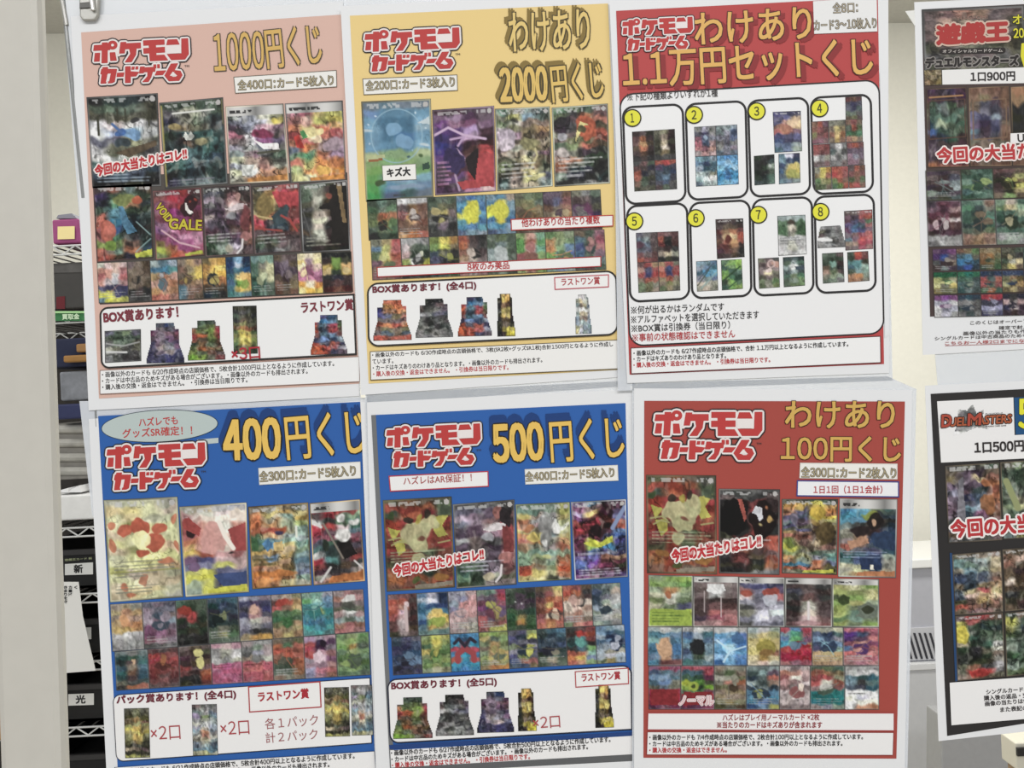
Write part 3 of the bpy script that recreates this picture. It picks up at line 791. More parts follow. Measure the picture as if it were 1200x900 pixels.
picture(ps, 'pack_picture', q4(272.5, 358, 302, 415), '443 554 443 333/ 444 666 555 332/ 565 776 554 333/ 444 765 554 443/ 664 885 664 554/ 864 a74 a64 643/ 674 cb5 ba5 564/ 995 dc5 db5 885/ 895 dc6 cb5 784/ 685 cb5 a94 674/ 564 875 774 454/ 443 a96 665 343', [], '', 5, rough=.6)
small(ps, '×3口', 272, 422.5, 305, 420, 14, 'a8323c', 'prize_lettering', .03, 6)
boxpic(ps, q4(363, 368.5, 407, 416), BX_RB)
nb = ps.box('notice_panel', B_(130, 790, 1204, 732, 1207, 838, 130, 890), 4, 'ebebeb', '8a6f66', .7)
small(ps, N1('6/20', '5枚', '1000'), 119.7, 442.5, 391.6, 429, 7.4)
small(ps, N2, 119.7, 449.8, 360.5, 438, 7.4)
small(ps, N3, 120, 457.2, 290, 448.2, 7.4)

# ============ yellow poster, top centre
ps = Poster('pale yellow lottery poster titled 2000 yen, top middle, between the pink and the red ones', [(399, 7), (718, -9), (738, 441), (423, 463)], -0.004)
sleeve(ps, [(402, -20), (724, -30), (744, 452), (430, 474)])
C_ = Fr(400, 0, .28333); D_ = Fr(400, 210, .28333)
ps.poly('colour_panel', [(410, 18.4), (712.5, 4), (731, 433), (432, 449.5)], 'e6cb8a', 1)
logo(ps, 423, 33.5, 117, 54)
text(ps, 'title_lettering', 'わけあり', *C_(697, 217)[0], *C_(1030, 200)[0], 46, [('85703c', .05, -4, -4), ('85703c', .05, -2, -2), ('4d442c', .05, 0, 0), ('e0c47c', .012, 0, 0)], 3)
TL2 = lambda w: [('85703c', w + .045, -4, -5), ('85703c', w + .045, -2, -2.5), ('4d442c', w + .045, 0, 0), ('dcbb6c', w, 0, 0)]
text(ps, 'title_lettering', '2000', *C_(662, 421)[0], *C_(852, 412)[0], 39, TL2(.04), 3)
text(ps, 'title_lettering', '円くじ', *C_(876, 424)[0], *C_(1088, 404)[0], 43, TL2(.012), 3)
count(ps, C_(87, 325, 480, 308, 482, 375, 92, 393), '全200口：カード3枚入り', 429, 106.5, 533, 101.5, 12)
picture(ps, 'card_picture', C_(82, 420, 370, 408, 382, 814, 102, 834), '678 689 789 678/ 68b 58a 58a 69b/ 69b 479 479 7ac/ 7ac 479 479 8ab/ 69b 479 47a 69b/ 69b 58a 58a 7ac/ ab8 8a7 8a7 ab8/ 8a6 8b7 8a6 8a7/ 7a5 8b6 8b6 7a6/ 6a5 79a 8ac 7ab/ 5a5 58a 7ab 68a/ 4a5 568 466 678',
        [('o', .49, .36, .37, .27, '8cb6cc', .014), ('e', .45, .3, .13, .08, '74a6cc'), ('e', .6, .42, .12, .07, '6f9fc6'), ('e', .06, .31, .1, .02, 'b9c9cf'), ('p', 'b9c9cf', .8, .24, .97, .18, .97, .26), ('e', .9, .46, .1, .02, 'b9c9cf'), ('e', .1, .24, .02, .014, 'd5e4ea'), ('e', .22, .14, .02, .014, 'd5e4ea'), ('e', .78, .12, .022, .016, 'd5e4ea'), ('e', .92, .31, .02, .014, 'd5e4ea'), ('e', .1, .42, .016, .012, 'd5e4ea'), ('e', .7, .5, .02, .014, '8fb8e0'), ('p', 'b6bf86', .04, .54, .3, .54, .3, .57, .04, .6), ('e', .82, .57, .04, .025, '4d6b3c'), ('e', .64, .56, .04, .02, '3f5f6c'), ('p', 'a8663c', .07, .585, .27, .575, .27, .6, .07, .61), ('p', '3a5a4a', .85, .66, .95, .64, .96, .71, .85, .72), ('e', .22, .83, .07, .035, '4a6038'), ('e', .6, .88, .35, .03, '8098b4'), ('d', '444', .93, .98, 1, .4, .7)], 'h', 2, rough=.14, warp=.03, border='7a7660')
ps.box('damage_label', C_(168, 684, 308, 677, 311, 743, 172, 748), 3, 'eceae6', '8a8880', .5)
small(ps, 'キズ大', 454, 207.5, 481, 205.5, 10, '2c2c2c', 'damage_lettering', .05, 4)
picture(ps, 'card_picture', C_(375, 455, 632, 437, 640, 790, 388, 808), '534 534 545 545/ 868 a8a 535 656/ 748 a79 746 868/ 537 537 a8b 534/ 437 536 a8a 423/ 338 437 423 522/ 438 427 533 b44/ 648 637 644 c44/ 546 646 433 c44/ 545 534 533 c44/ 434 647 a33 c44/ 534 545 c45 d56/ 535 646 b79 caa',
        [('l', 'c7a6c8', .022, .02, .3, .25, .22, .5, .32, .85, .38), ('l', 'b894be', .02, .28, .36, .5, .34, .4, .44), ('l', 'b090b0', .02, .38, .48, .5, .6, .34, .78, .4, .96), ('p', '34262a', .5, .6, .72, .48, .76, .72, .68, .88, .56, .76), ('p', 'c24448', .74, .54, .97, .56, .97, .94, .45, .95, .36, .86, .66, .86), ('e', .3, .6, .2, .16, '3a2f60'), ('d', 'c8b', .6, .9, 6, .05, .4)], 'h', 2.3, rough=.35, border='7a6a78')
picture(ps, 'card_picture', C_(635, 450, 862, 440, 875, 770, 645, 790), '798 887 788 677/ 776 cc7 79a 565/ 675 998 987 765/ a9a 775 875 a85/ b9b a89 764 654/ baa 876 a96 987/ 766 998 985 765/ 987 876 a98 756/ 554 a97 cb8 654/ 675 654 a86 443/ 443 765 dc8 665/ 344 987 cc7 556/ 788 a98 ba8 788',
        [('e', .2, .36, .16, .1, 'b5a5b5'), ('e', .2, .45, .14, .08, 'c3b4c0'), ('l', 'c9bd84', .02, .66, .4, .74, .6, .6, .78), ('e', .62, .44, .2, .08, '8f8a5c'), ('d', 'ccc', .66, .88, 4), ('e', .7, .88, .2, .04, 'd4cd86')], 'h', 2, rough=.75, border='999b8e')
picture(ps, 'card_picture', C_(870, 445, 1102, 428, 1112, 758, 882, 772), '686 675 565 766/ 675 444 a64 755/ 333 655 c64 a65/ 434 555 c65 654/ 998 655 965 b54/ 766 775 664 a54/ 565 896 b65 543/ a99 776 434 333/ b98 c86 343 343/ a64 776 454 333/ 965 344 334 333/ 898 334 333 344/ 333 444 999 555',
        [('e', .62, .28, .2, .17, 'c2593a'), ('p', 'd9ca7c', .42, .34, .5, .2, .66, .24, .56, .26, .4, .46), ('e', .52, .3, .08, .06, '4a4a30'), ('e', .16, .36, .1, .08, '9a98a0'), ('e', .16, .58, .12, .06, 'c0b4ae'), ('d', 'ccc', .64, .9, 5)], 'h', 2.3, rough=.6, border='999b8e')
card_row(ps, D_, [105, 228, 355, 473, 597, 716, 832, 950, 1072], (85, 42), (254, 210), [
    '454 687 565/ 464 787 686/ 564 b64 b75/ 785 a84 685/ 565 786 575/ 333 454 343',
    ('ccc bbb aaa/ 655 864 754/ a66 b84 865/ 754 da7 854/ 865 865 754/ c96 c74 b65', (), ''),
    '454 676 565/ 565 775 554/ 665 cb6 766/ 777 988 666/ 444 767 333/ 444 555 444',
    ('68a 47b 58a/ 59b dc4 58b/ 48b dd4 47a/ dd5 de4 59b/ 59a dd4 47a/ 48a 58b 59a/ 568 79a 89a', (('e', .48, .45, .3, .26, 'd9d63a'), ('e', .6, .26, .16, .14, 'd9d63a')), ''),
    ('79a 58a a98/ 58a dc4 79a/ dd4 de4 8ab/ de4 dd4 58a/ 47a dc4 47a/ 59b 48a 79b/ 457 68a 79a', (('e', .45, .42, .36, .24, 'd9d63a'),), ''),
    '665 786 675/ 775 996 676/ 765 985 875/ 964 864 764/ 854 a64 754/ 654 765 654',
    '656 656 754/ 545 668 855/ 754 876 a76/ 765 cb8 b85/ 644 a86 755/ 644 755 644',
    '776 888 676/ 544 766 444/ 646 746 554/ 767 736 435/ 745 856 644/ 644 755 644'], border='665')
card_row(ps, D_, [120, 245, 362, 482, 600, 720, 842, 962, 1088], (250, 207), (418, 374), [
    ('776 a96 b55/ 68a bb6 b66/ 675 cc7 a54/ 756 ba5 b65/ 865 a65 b66/ 966 865 855', (), ''),
    'aaa 999 888/ cbb 565 676/ b99 343 343/ 9a5 eee bb4/ 343 998 444/ 333 444 333',
    '784 dc5 b84/ 795 dd5 875/ 456 775 333/ 557 445 443/ 675 333 454/ 344 455 564',
    'a54 544 333/ b64 655 444/ 965 876 544/ a86 cba 766/ c99 977 988/ a77 988 866',
    ('676 675 565/ 565 788 565/ 899 aa9 565/ 9aa edd 676/ 899 baa 677/ 565 787 454', (('e', .45, .52, .26, .24, 'a9b3b3'),), ''),
    ('8a6 c98 7a8/ 6a5 a65 6a6/ 6a5 c99 7b9/ 955 a75 8a6/ 866 997 9a6/ 9a6 a76 8a5', (('e', .5, .36, .16, .14, 'b0706a'), ('e', .5, .66, .26, .2, '8a5a50')), ''),
    '685 896 897/ b85 9a7 8a7/ c85 8a7 68a/ 7a5 68a 56a/ 8a7 58a 68b/ 798 78a 899',
    '765 565 967/ 578 565 a56/ 458 565 b77/ 468 676 867/ 565 455 788/ 555 644 565'], lay=2.6, border='665')
ps.box('hit_label', D_(700, 165, 1125, 147, 1125, 195, 702, 213), 4.3, 'eceae8', 'b5423f', 1.1)
small(ps, '他わけありの当たり複数', 611.5, 266, 703, 262, 9.6, RED, 'hit_lettering', .02, 5.5)
ps.box('mint_label', D_(146, 363, 1075, 318, 1075, 362, 148, 406), 4.3, 'ecebea', 'a9403f', 1.1)
small(ps, '8枚のみ美品', 548, 317.5, 597, 315, 9.5, RED, 'mint_lettering', .02, 5.5)
ps.box('prize_panel', D_(105, 430, 1140, 375, 1147, 645, 110, 695), 4.6, 'ebebeb', '2c2a29', 2.1, 13)
small(ps, 'BOX賞あります！(全4口)', 437, 345, 558, 339.8, 10.6, '6d2c38', 'prize_lettering', .05, 6)
ps.box('last_prize_label', D_(880, 405, 1107, 393, 1107, 447, 882, 458), 5.5, 'ecebea', 'c05a66', 1.2)
small(ps, 'ラストワン賞', 658, 335, 703, 333, 9, 'b0474c', 'prize_lettering', .02, 6.5)
boxpic(ps, q4(436.3, 351, 482.5, 399.5), BX_ORG)
boxpic(ps, q4(486, 349.5, 531, 396), BX_GRY)
boxpic(ps, q4(535.5, 347.5, 576.5, 394.5), BX_RB)
boxpic(ps, q4(581.7, 344, 604, 394.5), BX_YEL, True)
boxpic(ps, q4(673.5, 345, 693.5, 391.5), BX_LGT, True)
ps.box('notice_panel', D_(118, 712, 1150, 663, 1153, 785, 120, 832), 4, 'ebeae8', '4a4233', .8)
small(ps, '・画像以外のカードも 6/30作成時点の店頭価格で、3枚(SR2枚+グッズSR1枚)合計1500円となるように作成し', 436.3, 419.8, 718.5, 406.8, 7.2)
small(ps, 'ています。', 436.5, 426.8, 461, 425.6, 6.6)
small(ps, N2B + '・画像以外のカードも排出されます。', 437, 434.3, 635.5, 424.7, 7)
small(ps, N3, 437.5, 441.5, 596, 433.5, 7, RED)

# ============ red set poster, top right of centre
ps = Poster('red-headed lottery poster with eight numbered boxes on white, top row third', [(714, 0), (1041, -18), (1042, 437), (735, 449)], -0.008)
sleeve(ps, [(718, -20), (1036, -34), (1046, 446), (724, 458)])
E_ = Fr(710, 0, .28333); F_ = Fr(710, 210, .28333)
ps.poly('colour_panel', [(722, 12.7), (1028.7, -3), (1036, 426.5), (737.8, 439)], 'b54a4a', 1)
pn = rrect(E_(54, 388, 1133, 327) + F_(1153, 640, 97, 693), 0, 17, (1, 1, 1, 1))
ps.poly('white_panel', pn, 'e9e9ea', 1.6)
ps.ring('panel_line', pn, rrect(E_(54, 388, 1133, 327) + F_(1153, 640, 97, 693), 1.8, 15.2), '2d2a2b', 2)
ps.poly('margin', [(1031, 85), (1040.5, 85), (1042, 392), (1037, 396)], 'e3e4e6', 2.4)
logo(ps, 726, 20.5, 87, 42)
text(ps, 'title_lettering', 'わけあり', *E_(372, 187)[0], *E_(852, 158)[0], 37, [('8c3436', .06, 5, 3), ('4a2a26', .055, 0, 0), ('deb066', .02, 0, 0)], 2.8)
text(ps, 'title_lettering', '1.1万円セットくじ', *E_(75, 365)[0], *E_(1105, 308)[0], 43, [('8c3436', .05, 6, 4), ('4a2a26', .05, 0, 0), ('deb066', .018, 0, 0)], 3)
ps.poly('count_label', E_(857, 5, 1120, -12, 1123, 130, 862, 140), 'e6e6e6', 3.4)
text(ps, 'count_lettering', '全8口：', *E_(940, 54)[0], *E_(1042, 50)[0], 12, [('5d574c', .06, 0, 0), ('b3a996', 0, 0, 0)], 4)
text(ps, 'count_lettering', 'カード3〜10枚入り', *E_(862, 127)[0], *E_(1120, 116)[0], 12.5, [('5d574c', .06, 0, 0), ('b3a996', 0, 0, 0)], 4)
small(ps, '※下記の種類よりいずれか1種', *E_(90, 418)[0], *E_(463, 400)[0], 10, '3c3838', 'note_lettering', .012, 3)
CELL = [E_(65, 440, 322, 426, 335, 835, 80, 850), E_(325, 427, 582, 413, 592, 818, 338, 832), E_(583, 413, 840, 399, 850, 805, 596, 819), E_(843, 400, 1100, 386, 1110, 796, 856, 808),
        F_(82, 108, 340, 94, 350, 498, 97, 512), F_(342, 95, 599, 82, 607, 486, 353, 498), F_(602, 81, 856, 69, 864, 474, 611, 487), F_(858, 69, 1112, 58, 1121, 464, 868, 476)]
CIRC = E_(110, 488, 365, 475, 624, 460, 884, 448) + F_(118, 174, 372, 161, 631, 147, 888, 135)
for i in range(8):
    o = rrect(CELL[i], 0, 13); n = rrect(CELL[i], 2.7, 10.3)
    ps.poly('set_panel', o, 'ebebec', 2.4)
    ps.ring('set_frame', o, n, '2b2a2b', 2.8)
    cx, cy = CIRC[i]
    ring = lambda r: [(cx + r * math.cos(-t * math.pi / 18), cy + r * math.sin(-t * math.pi / 18)) for t in range(36)][::-1]
    d = ps.poly('number_disc', ring(10.6), '2f2d22', 4)
    ps.poly('disc_face', ring(9), 'e0dd45', 4.4, d)
    text(ps, 'number', str(i + 1), cx - (2.6 if i else 1.8), cy + 5.2, cx + (2.8 if i else 1.8), cy + 5, 10.4, [('4a4a28', .03, 0, 0)], 4.8, d)
def pic(fr, q, g, shp=(), st='', lay=3, **kw): picture(ps, 'card_picture', fr(*q), g, shp, st, lay, **kw)
def quad4(fr, q, gs, **kw):
    q = [Vector(p) for p in fr(*q)]
    tm = (q[0] + q[1]) / 2; bm = (q[2] + q[3]) / 2; lm = (q[0] + q[3]) / 2; rm = (q[1] + q[2]) / 2; c = (tm + bm) / 2
    for i, qq in enumerate(((q[0], tm, c, lm), (tm, q[1], rm, c), (lm, c, bm, q[3]), (c, rm, q[2], bm))):
        g = gs[i]; shp = ()
        if isinstance(g, tuple): g, shp = g
        picture(ps, 'card_picture', [tuple(p) for p in qq], g, shp, '', 3 + .2 * (i % 2), **kw)
quad4(E_, (108, 545, 285, 533, 295, 782, 118, 792), ['433 655 332/ 644 a64 433/ 755 c96 543/ 654 c75 433/ 544 643 322/ 444 544 333', '665 997 433/ 554 987 322/ 443 cb9 443/ 443 dcb 322/ 443 875 332/ 444 555 444', '555 755 565/ 644 544 334/ a54 334 555/ b65 454 443/ 865 565 444/ 554 665 554', 'a54 b44 a54/ 546 345 445/ 456 456 346/ 456 68a 445/ 556 457 555/ 544 565 555'], border='555')
quad4(E_, (365, 525, 543, 515, 550, 762, 373, 772), [('888 99a 777/ 667 446 888/ 856 457 778/ b67 457 a88/ b77 856 c98/ a99 b88 b99', (('e', .5, .38, .12, .1, '9ab0c8'),)), '788 899 89a/ 677 99a 457/ 778 667 568/ 666 556 777/ 888 778 878/ 567 778 678', '7ab 578 89a/ 68a 346 467/ 9ab 356 467/ bcc 899 887/ 9bb dee ccc/ 678 9aa abb', ('59c 48c 59c/ 6ad 8bd 6ad/ 7bd 6ad 9ce/ 49c 48c 49c/ 38b 37b 38b/ 5ad 7bd 6ad', ())], border='678', rough=.6)
pic(E_, (690, 463, 806, 458, 812, 625, 698, 632), '558 446 557/ 668 669 ca8/ 557 c98 ec9/ a76 b76 db8/ b66 a65 867/ 558 557 669/ 458 446 557/ 679 568 9aa/ 578 679 9a9', [('e', .7, .28, .22, .13, 'e2bf96'), ('e', .4, .45, .24, .1, 'c08066')], 'h')
pic(E_, (612, 645, 697, 638, 700, 760, 615, 767), '343 444 333/ 333 333 455/ 333 343 9a9/ 232 333 565/ 343 233 576/ 455 344 687', [('e', .76, .4, .08, .08, 'b9c0bc')])
pic(E_, (714, 637, 802, 632, 805, 755, 716, 762), '689 ccd 446/ 79a 457 346/ 457 aa8 cb6/ 468 ba5 cb5/ 567 995 aa5/ 689 789 899', [('e', .64, .45, .24, .14, 'd0b860'), ('e', .64, .66, .26, .16, 'a8ab54')])
g4 = ['744 754 644/ 556 446 556/ 667 446 566/ 676 787 666/ 654 775 655']
pic(E_, (990, 402, 1058, 396, 1062, 497, 992, 500), g4[0])
R4 = [['865 a54 756/ 965 955 644/ 885 855 955/ 856 967 866', '887 887 776/ 876 ba6 875/ 965 db7 964/ 876 b95 865', '865 955 765/ 565 a54 564/ 475 464 586/ a76 a86 876'],
      ['a55 955 844/ 955 744 855/ ccc 888 998/ 766 766 866', '777 ccc 888/ 566 999 555/ aaa 666 999/ 777 888 766', '955 a54 855/ 656 767 656/ 978 889 767/ 867 978 766'],
      ['887 cb5 b84/ 875 dc6 a65/ 685 996 885/ 564 675 765', 'b54 a54 a55/ b44 c65 955/ 785 954 865/ 575 684 a54', '655 a54 754/ 855 965 855/ 564 865 675/ a54 b55 865']]
for r in range(3):
    for c in range(3):
        x0 = 850 + r * 6 + c * 70; y0 = 503 + r * 95 - c * 4
        pic(E_, (x0, y0, x0 + 70, y0 - 4, x0 + 73, y0 + 90, x0 + 4, y0 + 94), R4[r][c], lay=3 + .2 * c, border='766')
quad4(F_, (124, 222, 300, 215, 308, 460, 135, 470), ['667 777 655/ 678 899 766/ 645 678 655/ 667 667 655/ 855 766 644/ a54 955 744', '855 866 644/ a54 333 644/ 733 222 533/ 544 433 444/ a98 cb9 998/ 333 443 333', '755 b55 a86/ c98 557 a55/ b55 447 b44/ 876 a54 a65/ 786 775 887/ 786 664 987', 'a86 b55 776/ c76 458 a55/ b54 447 a44/ 986 a54 876/ 876 885 997/ 675 986 776'], border='655')
pic(F_, (453, 166, 568, 162, 574, 322, 460, 330), '544 655 544 333/ 655 765 654 433/ 633 975 b75 744/ 644 ca7 db8 b54/ 754 a65 c96 a54/ 744 633 a75 433/ 534 744 865 333/ 433 544 543 333', [('e', .42, .5, .1, .12, '6d2f2a')], 'h')
pic(F_, (373, 340, 460, 335, 465, 460, 377, 465), '8ab 689 579/ 9ab 68a 478/ 467 5ad 6ac/ 99a 788 679/ cba bba 998/ 998 ba9 887', [('l', '456', .03, .1, .6, .8, .1), ('l', '8aa', .03, .2, .9, .95, .4), ('l', '454', .03, .05, .8, .6, .3)])
pic(F_, (476, 335, 562, 330, 567, 453, 480, 460), '686 7a5 9c5/ 465 796 8b5/ 7a5 465 687/ 8b5 586 354/ 454 8b5 575/ 465 7a5 8a5', [('l', '353', .04, .05, .7, .9, .25), ('l', '9b6', .03, .2, .2, .6, .05), ('l', '354', .03, .3, .95, .95, .6)])
pic(F_, (709, 152, 825, 147, 831, 310, 714, 317), '9aa abb 9aa/ 686 565 575/ 575 cba 464/ 575 998 464/ bbb ccc bbb/ aaa ccb bbb/ bbb bba aaa/ ccc bbb ccc', [('e', .5, .3, .1, .09, 'd8d0bc'), ('e', .5, .19, .16, .07, '54463c'), ('d', '777', .52, .74, 3)], '')
pic(F_, (629, 328, 716, 323, 720, 447, 634, 453), '776 766 555/ 655 a88 c98/ 877 766 988/ 877 eda 776/ 554 877 665/ 786 887 685/ 675 998 785', [('e', .46, .42, .2, .1, 'e2c9c4'), ('o', .62, .2, .16, .12, 'd8b9b4', .05)])
pic(F_, (732, 323, 820, 318, 824, 440, 736, 447), '455 566 344/ 565 9aa 576/ 9aa ccc 678/ 566 9aa 455/ 576 786 586/ 565 898 796/ 565 675 796', [('e', .5, .3, .26, .06, 'dde0de'), ('p', '4a5a68', .55, .34, .97, .3, .97, .44, .6, .46), ('e', .42, .4, .08, .06, 'dde0de')])
pic(F_, (985, 132, 1102, 125, 1106, 288, 991, 295), '655 766 a66 a55/ 756 545 a55 b54/ 645 557 756 686/ 658 468 567 a66/ 746 57a 558 867/ 767 866 a56 b66/ 689 867 c55 c66/ 987 a87 b45 b56/ 766 877 a56 a77', (), 'h')
picture(ps, 'box_picture', F_(874, 197, 986, 190, 990, 280, 876, 285), '999 777 888 777/ 776 444 777 666/ 655 666 888 777/ eee bbb 666 888/ 999 777 555 777/ 888 999 888 777', [('l', 'ddd', .05, .02, .6, .5, .66)], '', 3.4, [(.12, 0), (.85, 0), (1, .75), (1, 1), (0, 1), (0, .72)])
pic(F_, (894, 307, 982, 302, 987, 425, 898, 432), '676 565 655/ 565 343 454/ 454 7a9 433/ 654 565 333/ a87 675 655/ 776 9a8 898/ 676 787 777', [('e', .54, .4, .16, .12, '7fa89a')])
pic(F_, (998, 302, 1085, 297, 1091, 420, 1002, 427), '565 c54 855/ 454 a44 744/ 588 6aa 443/ 467 699 9ba/ 565 8aa 8a9/ b86 c85 898/ a75 b86 887', [('e', .46, .16, .12, .08, 'bf4f44'), ('e', .42, .4, .24, .12, '5a8f94')])
small(ps, '※何が出るかはランダムです', *F_(105, 558)[0], *F_(490, 543)[0], 9.4, '2e2c2c', 'note_lettering', .012, 3)
small(ps, '※アルファベットを選択していただきます', *F_(105, 597)[0], *F_(634, 576)[0], 9.4, '2e2c2c', 'note_lettering', .012, 3)
small(ps, '※BOX賞は引換券（当日限り）', *F_(107, 634)[0], *F_(514, 618)[0], 9.4, '2e2c2c', 'note_lettering', .012, 3)
small(ps, '※事前の状態確認はできません', *F_(110, 672)[0], *F_(535, 655)[0], 9.4, 'b03236', 'note_lettering', .012, 3)
ps.box('notice_panel', F_(102, 697, 1137, 648, 1139, 760, 104, 806), 3.4, 'ececec', '54302f', .9)
small(ps, N1('6/27', '', '1.1万').replace('、合計', '、合計 '), *F_(115, 731)[0], *F_(1003, 692)[0], 7)
small(ps, N2B, *F_(115, 755)[0], *F_(497, 740)[0], 7)
small(ps, N3, *F_(115, 780)[0], *F_(680, 757)[0], 7, RED)

# ============ blue poster, bottom left
ps = Poster('blue lottery poster titled 400 yen with a grey-green speech oval, lower left', [(104, 491), (432, 469), (448, 912), (126, 930)], 0.0002)
sleeve(ps, [(93, 470), (434, 466), (446, 915), (108, 604)])
G_ = Fr(95, 455, .28333); H_ = Fr(95, 660, .28333)
BLUE = '2f5fa6'
ps.poly('colour_panel', [(115, 487.6), (422, 470.8), (440, 905), (139, 920)], BLUE, 1)
ps.poly('speech_tail', G_(480, 212, 568, 205, 568, 226, 480, 234), 'b9c4c2', 1.8)
cx, cy = G_(325, 156)[0]
el = lambda rx, ry: [(cx + rx * math.cos(t * math.pi / 24) + ry * math.sin(t * math.pi / 24) * .05, cy - rx * .05 * math.cos(t * math.pi / 24) + ry * math.sin(t * math.pi / 24)) for t in range(48)]
ov = ps.poly('speech_oval', el(68.5, 19), '2c3a44', 2.2)
ps.poly('oval_face', el(67.7, 18.2), 'b7c3c1', 2.5, ov)
small(ps, 'ハズレでも', *G_(240, 158)[0], *G_(400, 148)[0], 10, 'b9403f', 'oval_lettering', .02, 3, ov)
small(ps, 'グッズSR確定！！', *G_(172, 206)[0], *G_(460, 191)[0], 10.5, 'b9403f', 'oval_lettering', .02, 3, ov)
logo(ps, 120.5, 519.5, 121.5, 59)
TL4 = lambda w: [('1f3f78', w + .03, -3, -9), ('1f3f78', w + .03, -1.5, -4.5), ('26231f', w + .028, 0, 0), ('e3bd62', w, 0, 0)]
text(ps, 'title_lettering', '400', *G_(596, 297)[0], *G_(824, 286)[0], 46, TL4(.05), 3)
text(ps, 'title_lettering', '円くじ', *G_(855, 296)[0], *G_(1182, 268)[0], 51, TL4(.014), 3)
ps.poly('paper_margin', [(422.3, 471.5), (432, 470), (448, 905), (440.5, 904)], 'e3e4e6', 7)
count(ps, G_(733, 330, 1155, 303, 1157, 372, 737, 400), '全300口：カード5枚入り', 304.5, 565, 417, 557.5, 12.5, 'd9d7d0')
picture(ps, 'card_picture', [(121, 586), (208, 582), (215, 699.7), (129, 706)], '998 aa8 aa8 887/ ba7 cb7 cc9 a98/ bb8 ba7 bb9 aa8/ cc9 995 cc8 bb8/ ba8 aa7 cb8 bb8/ bb7 bb8 dd9 bb8/ ba8 885 cc8 ca8/ aa8 cc8 dd8 bb7/ cc9 cc8 bb7 ca7/ 995 a98 a97 997/ bb8 cc9 ba8 a97/ cb9 cb8 ba7 aa8/ a97 ba7 bb8 998',
        [('e', .48, .28, .15, .1, 'b04a36'), ('e', .27, .3, .1, .06, 'b5503a'), ('e', .72, .29, .1, .06, 'b5503a'), ('e', .66, .42, .12, .1, 'b04a36'), ('e', .47, .4, .14, .08, 'd8d595'), ('e', .48, .52, .12, .05, 'b04a36'), ('e', .08, .26, .06, .05, 'b5674a'), ('e', .08, .45, .06, .07, 'b5674a'), ('e', .93, .22, .06, .05, 'b5674a'), ('e', .95, .47, .05, .05, 'b5674a'), ('e', .8, .64, .12, .04, 'b86a4a'), ('e', .5, .8, .06, .06, 'a86a50'), ('e', .22, .88, .07, .04, 'b8694a'), ('e', .3, .95, .09, .04, 'b8694a'), ('d', '776', .6, .78, 5), ('d', '776', .84, .93, 3), ('l', '884', .008, .04, .72, .96, .71)], 'h', 2, rough=.3, border='8a8a78', gain=1.13)
picture(ps, 'card_picture', [(209.8, 593.8), (289, 588.7), (292, 694), (217.4, 699.7)], 'aa9 ba8 bbb 99a/ b88 ccb dcc dcb/ b55 dcb edc edc/ a55 d98 ddc c87/ b66 d98 dba b55/ c75 d99 dba b55/ da6 d99 dcb b66/ db5 a54 c99 a66/ 757 558 caa b99/ 779 88a cc6 caa/ cc6 dd5 668 779/ dd5 dd4 557 447/ ab9 cc5 447 447/ 9a9 dd5 bb3 cc3',
        [('e', .47, .36, .2, .17, 'd4958c'), ('e', .13, .27, .07, .08, '352326'), ('p', 'b04844', .04, .14, .14, .12, .3, .26, .26, .34, .04, .24), ('p', 'b24a48', .7, .28, .98, .22, .98, .54, .8, .52), ('l', 'e9dfd2', .035, .58, .2, .66, .36, .78, .5), ('e', .74, .53, .09, .02, '3c3434'), ('e', .15, .68, .11, .06, '7f5f86'), ('p', '3f5288', .45, .78, .97, .76, .97, .9, .6, .92), ('p', 'd7d540', .36, .94, .97, .9, .97, .95, .36, .98)], 'h', 2.3, rough=.25, border='a09c86')
picture(ps, 'card_picture', [(290.5, 593.8), (361.3, 588.7), (365.5, 686), (295.6, 690.6)], '876 887 986 887/ c85 ba6 b95 cb7/ c74 ba8 8a9 ca5/ d74 b85 9a8 bc7/ b64 b54 997 9ba/ 575 da7 9aa acb/ 465 7ab 9ba abb/ 675 48b cb7 7a9/ b95 ca6 ca7 8a8/ 986 68a b95 799/ a85 a85 a86 578/ b75 b86 a85 789/ c73 c73 996 78a/ c74 d84 c85 8a9/ b74 c85 ba7 998',
        [('p', '4a7fae', .2, .46, .3, .4, .38, .5, .28, .56), ('e', .52, .3, .12, .04, 'b3502f'), ('e', .48, .32, .09, .03, '3f3f6a'), ('p', 'd9b870', .38, .46, .54, .44, .56, .56, .4, .56), ('e', .5, .84, .3, .05, 'd07a3a'), ('e', .2, .93, .16, .05, 'd58a48'), ('e', .1, .45, .07, .1, '3f6a42'), ('l', 'dde0d0', .02, .78, .28, .78, .4), ('d', '553', .62, .74, 2, .05, .5)], 'h', 2, rough=.55, border='6d5a3c')
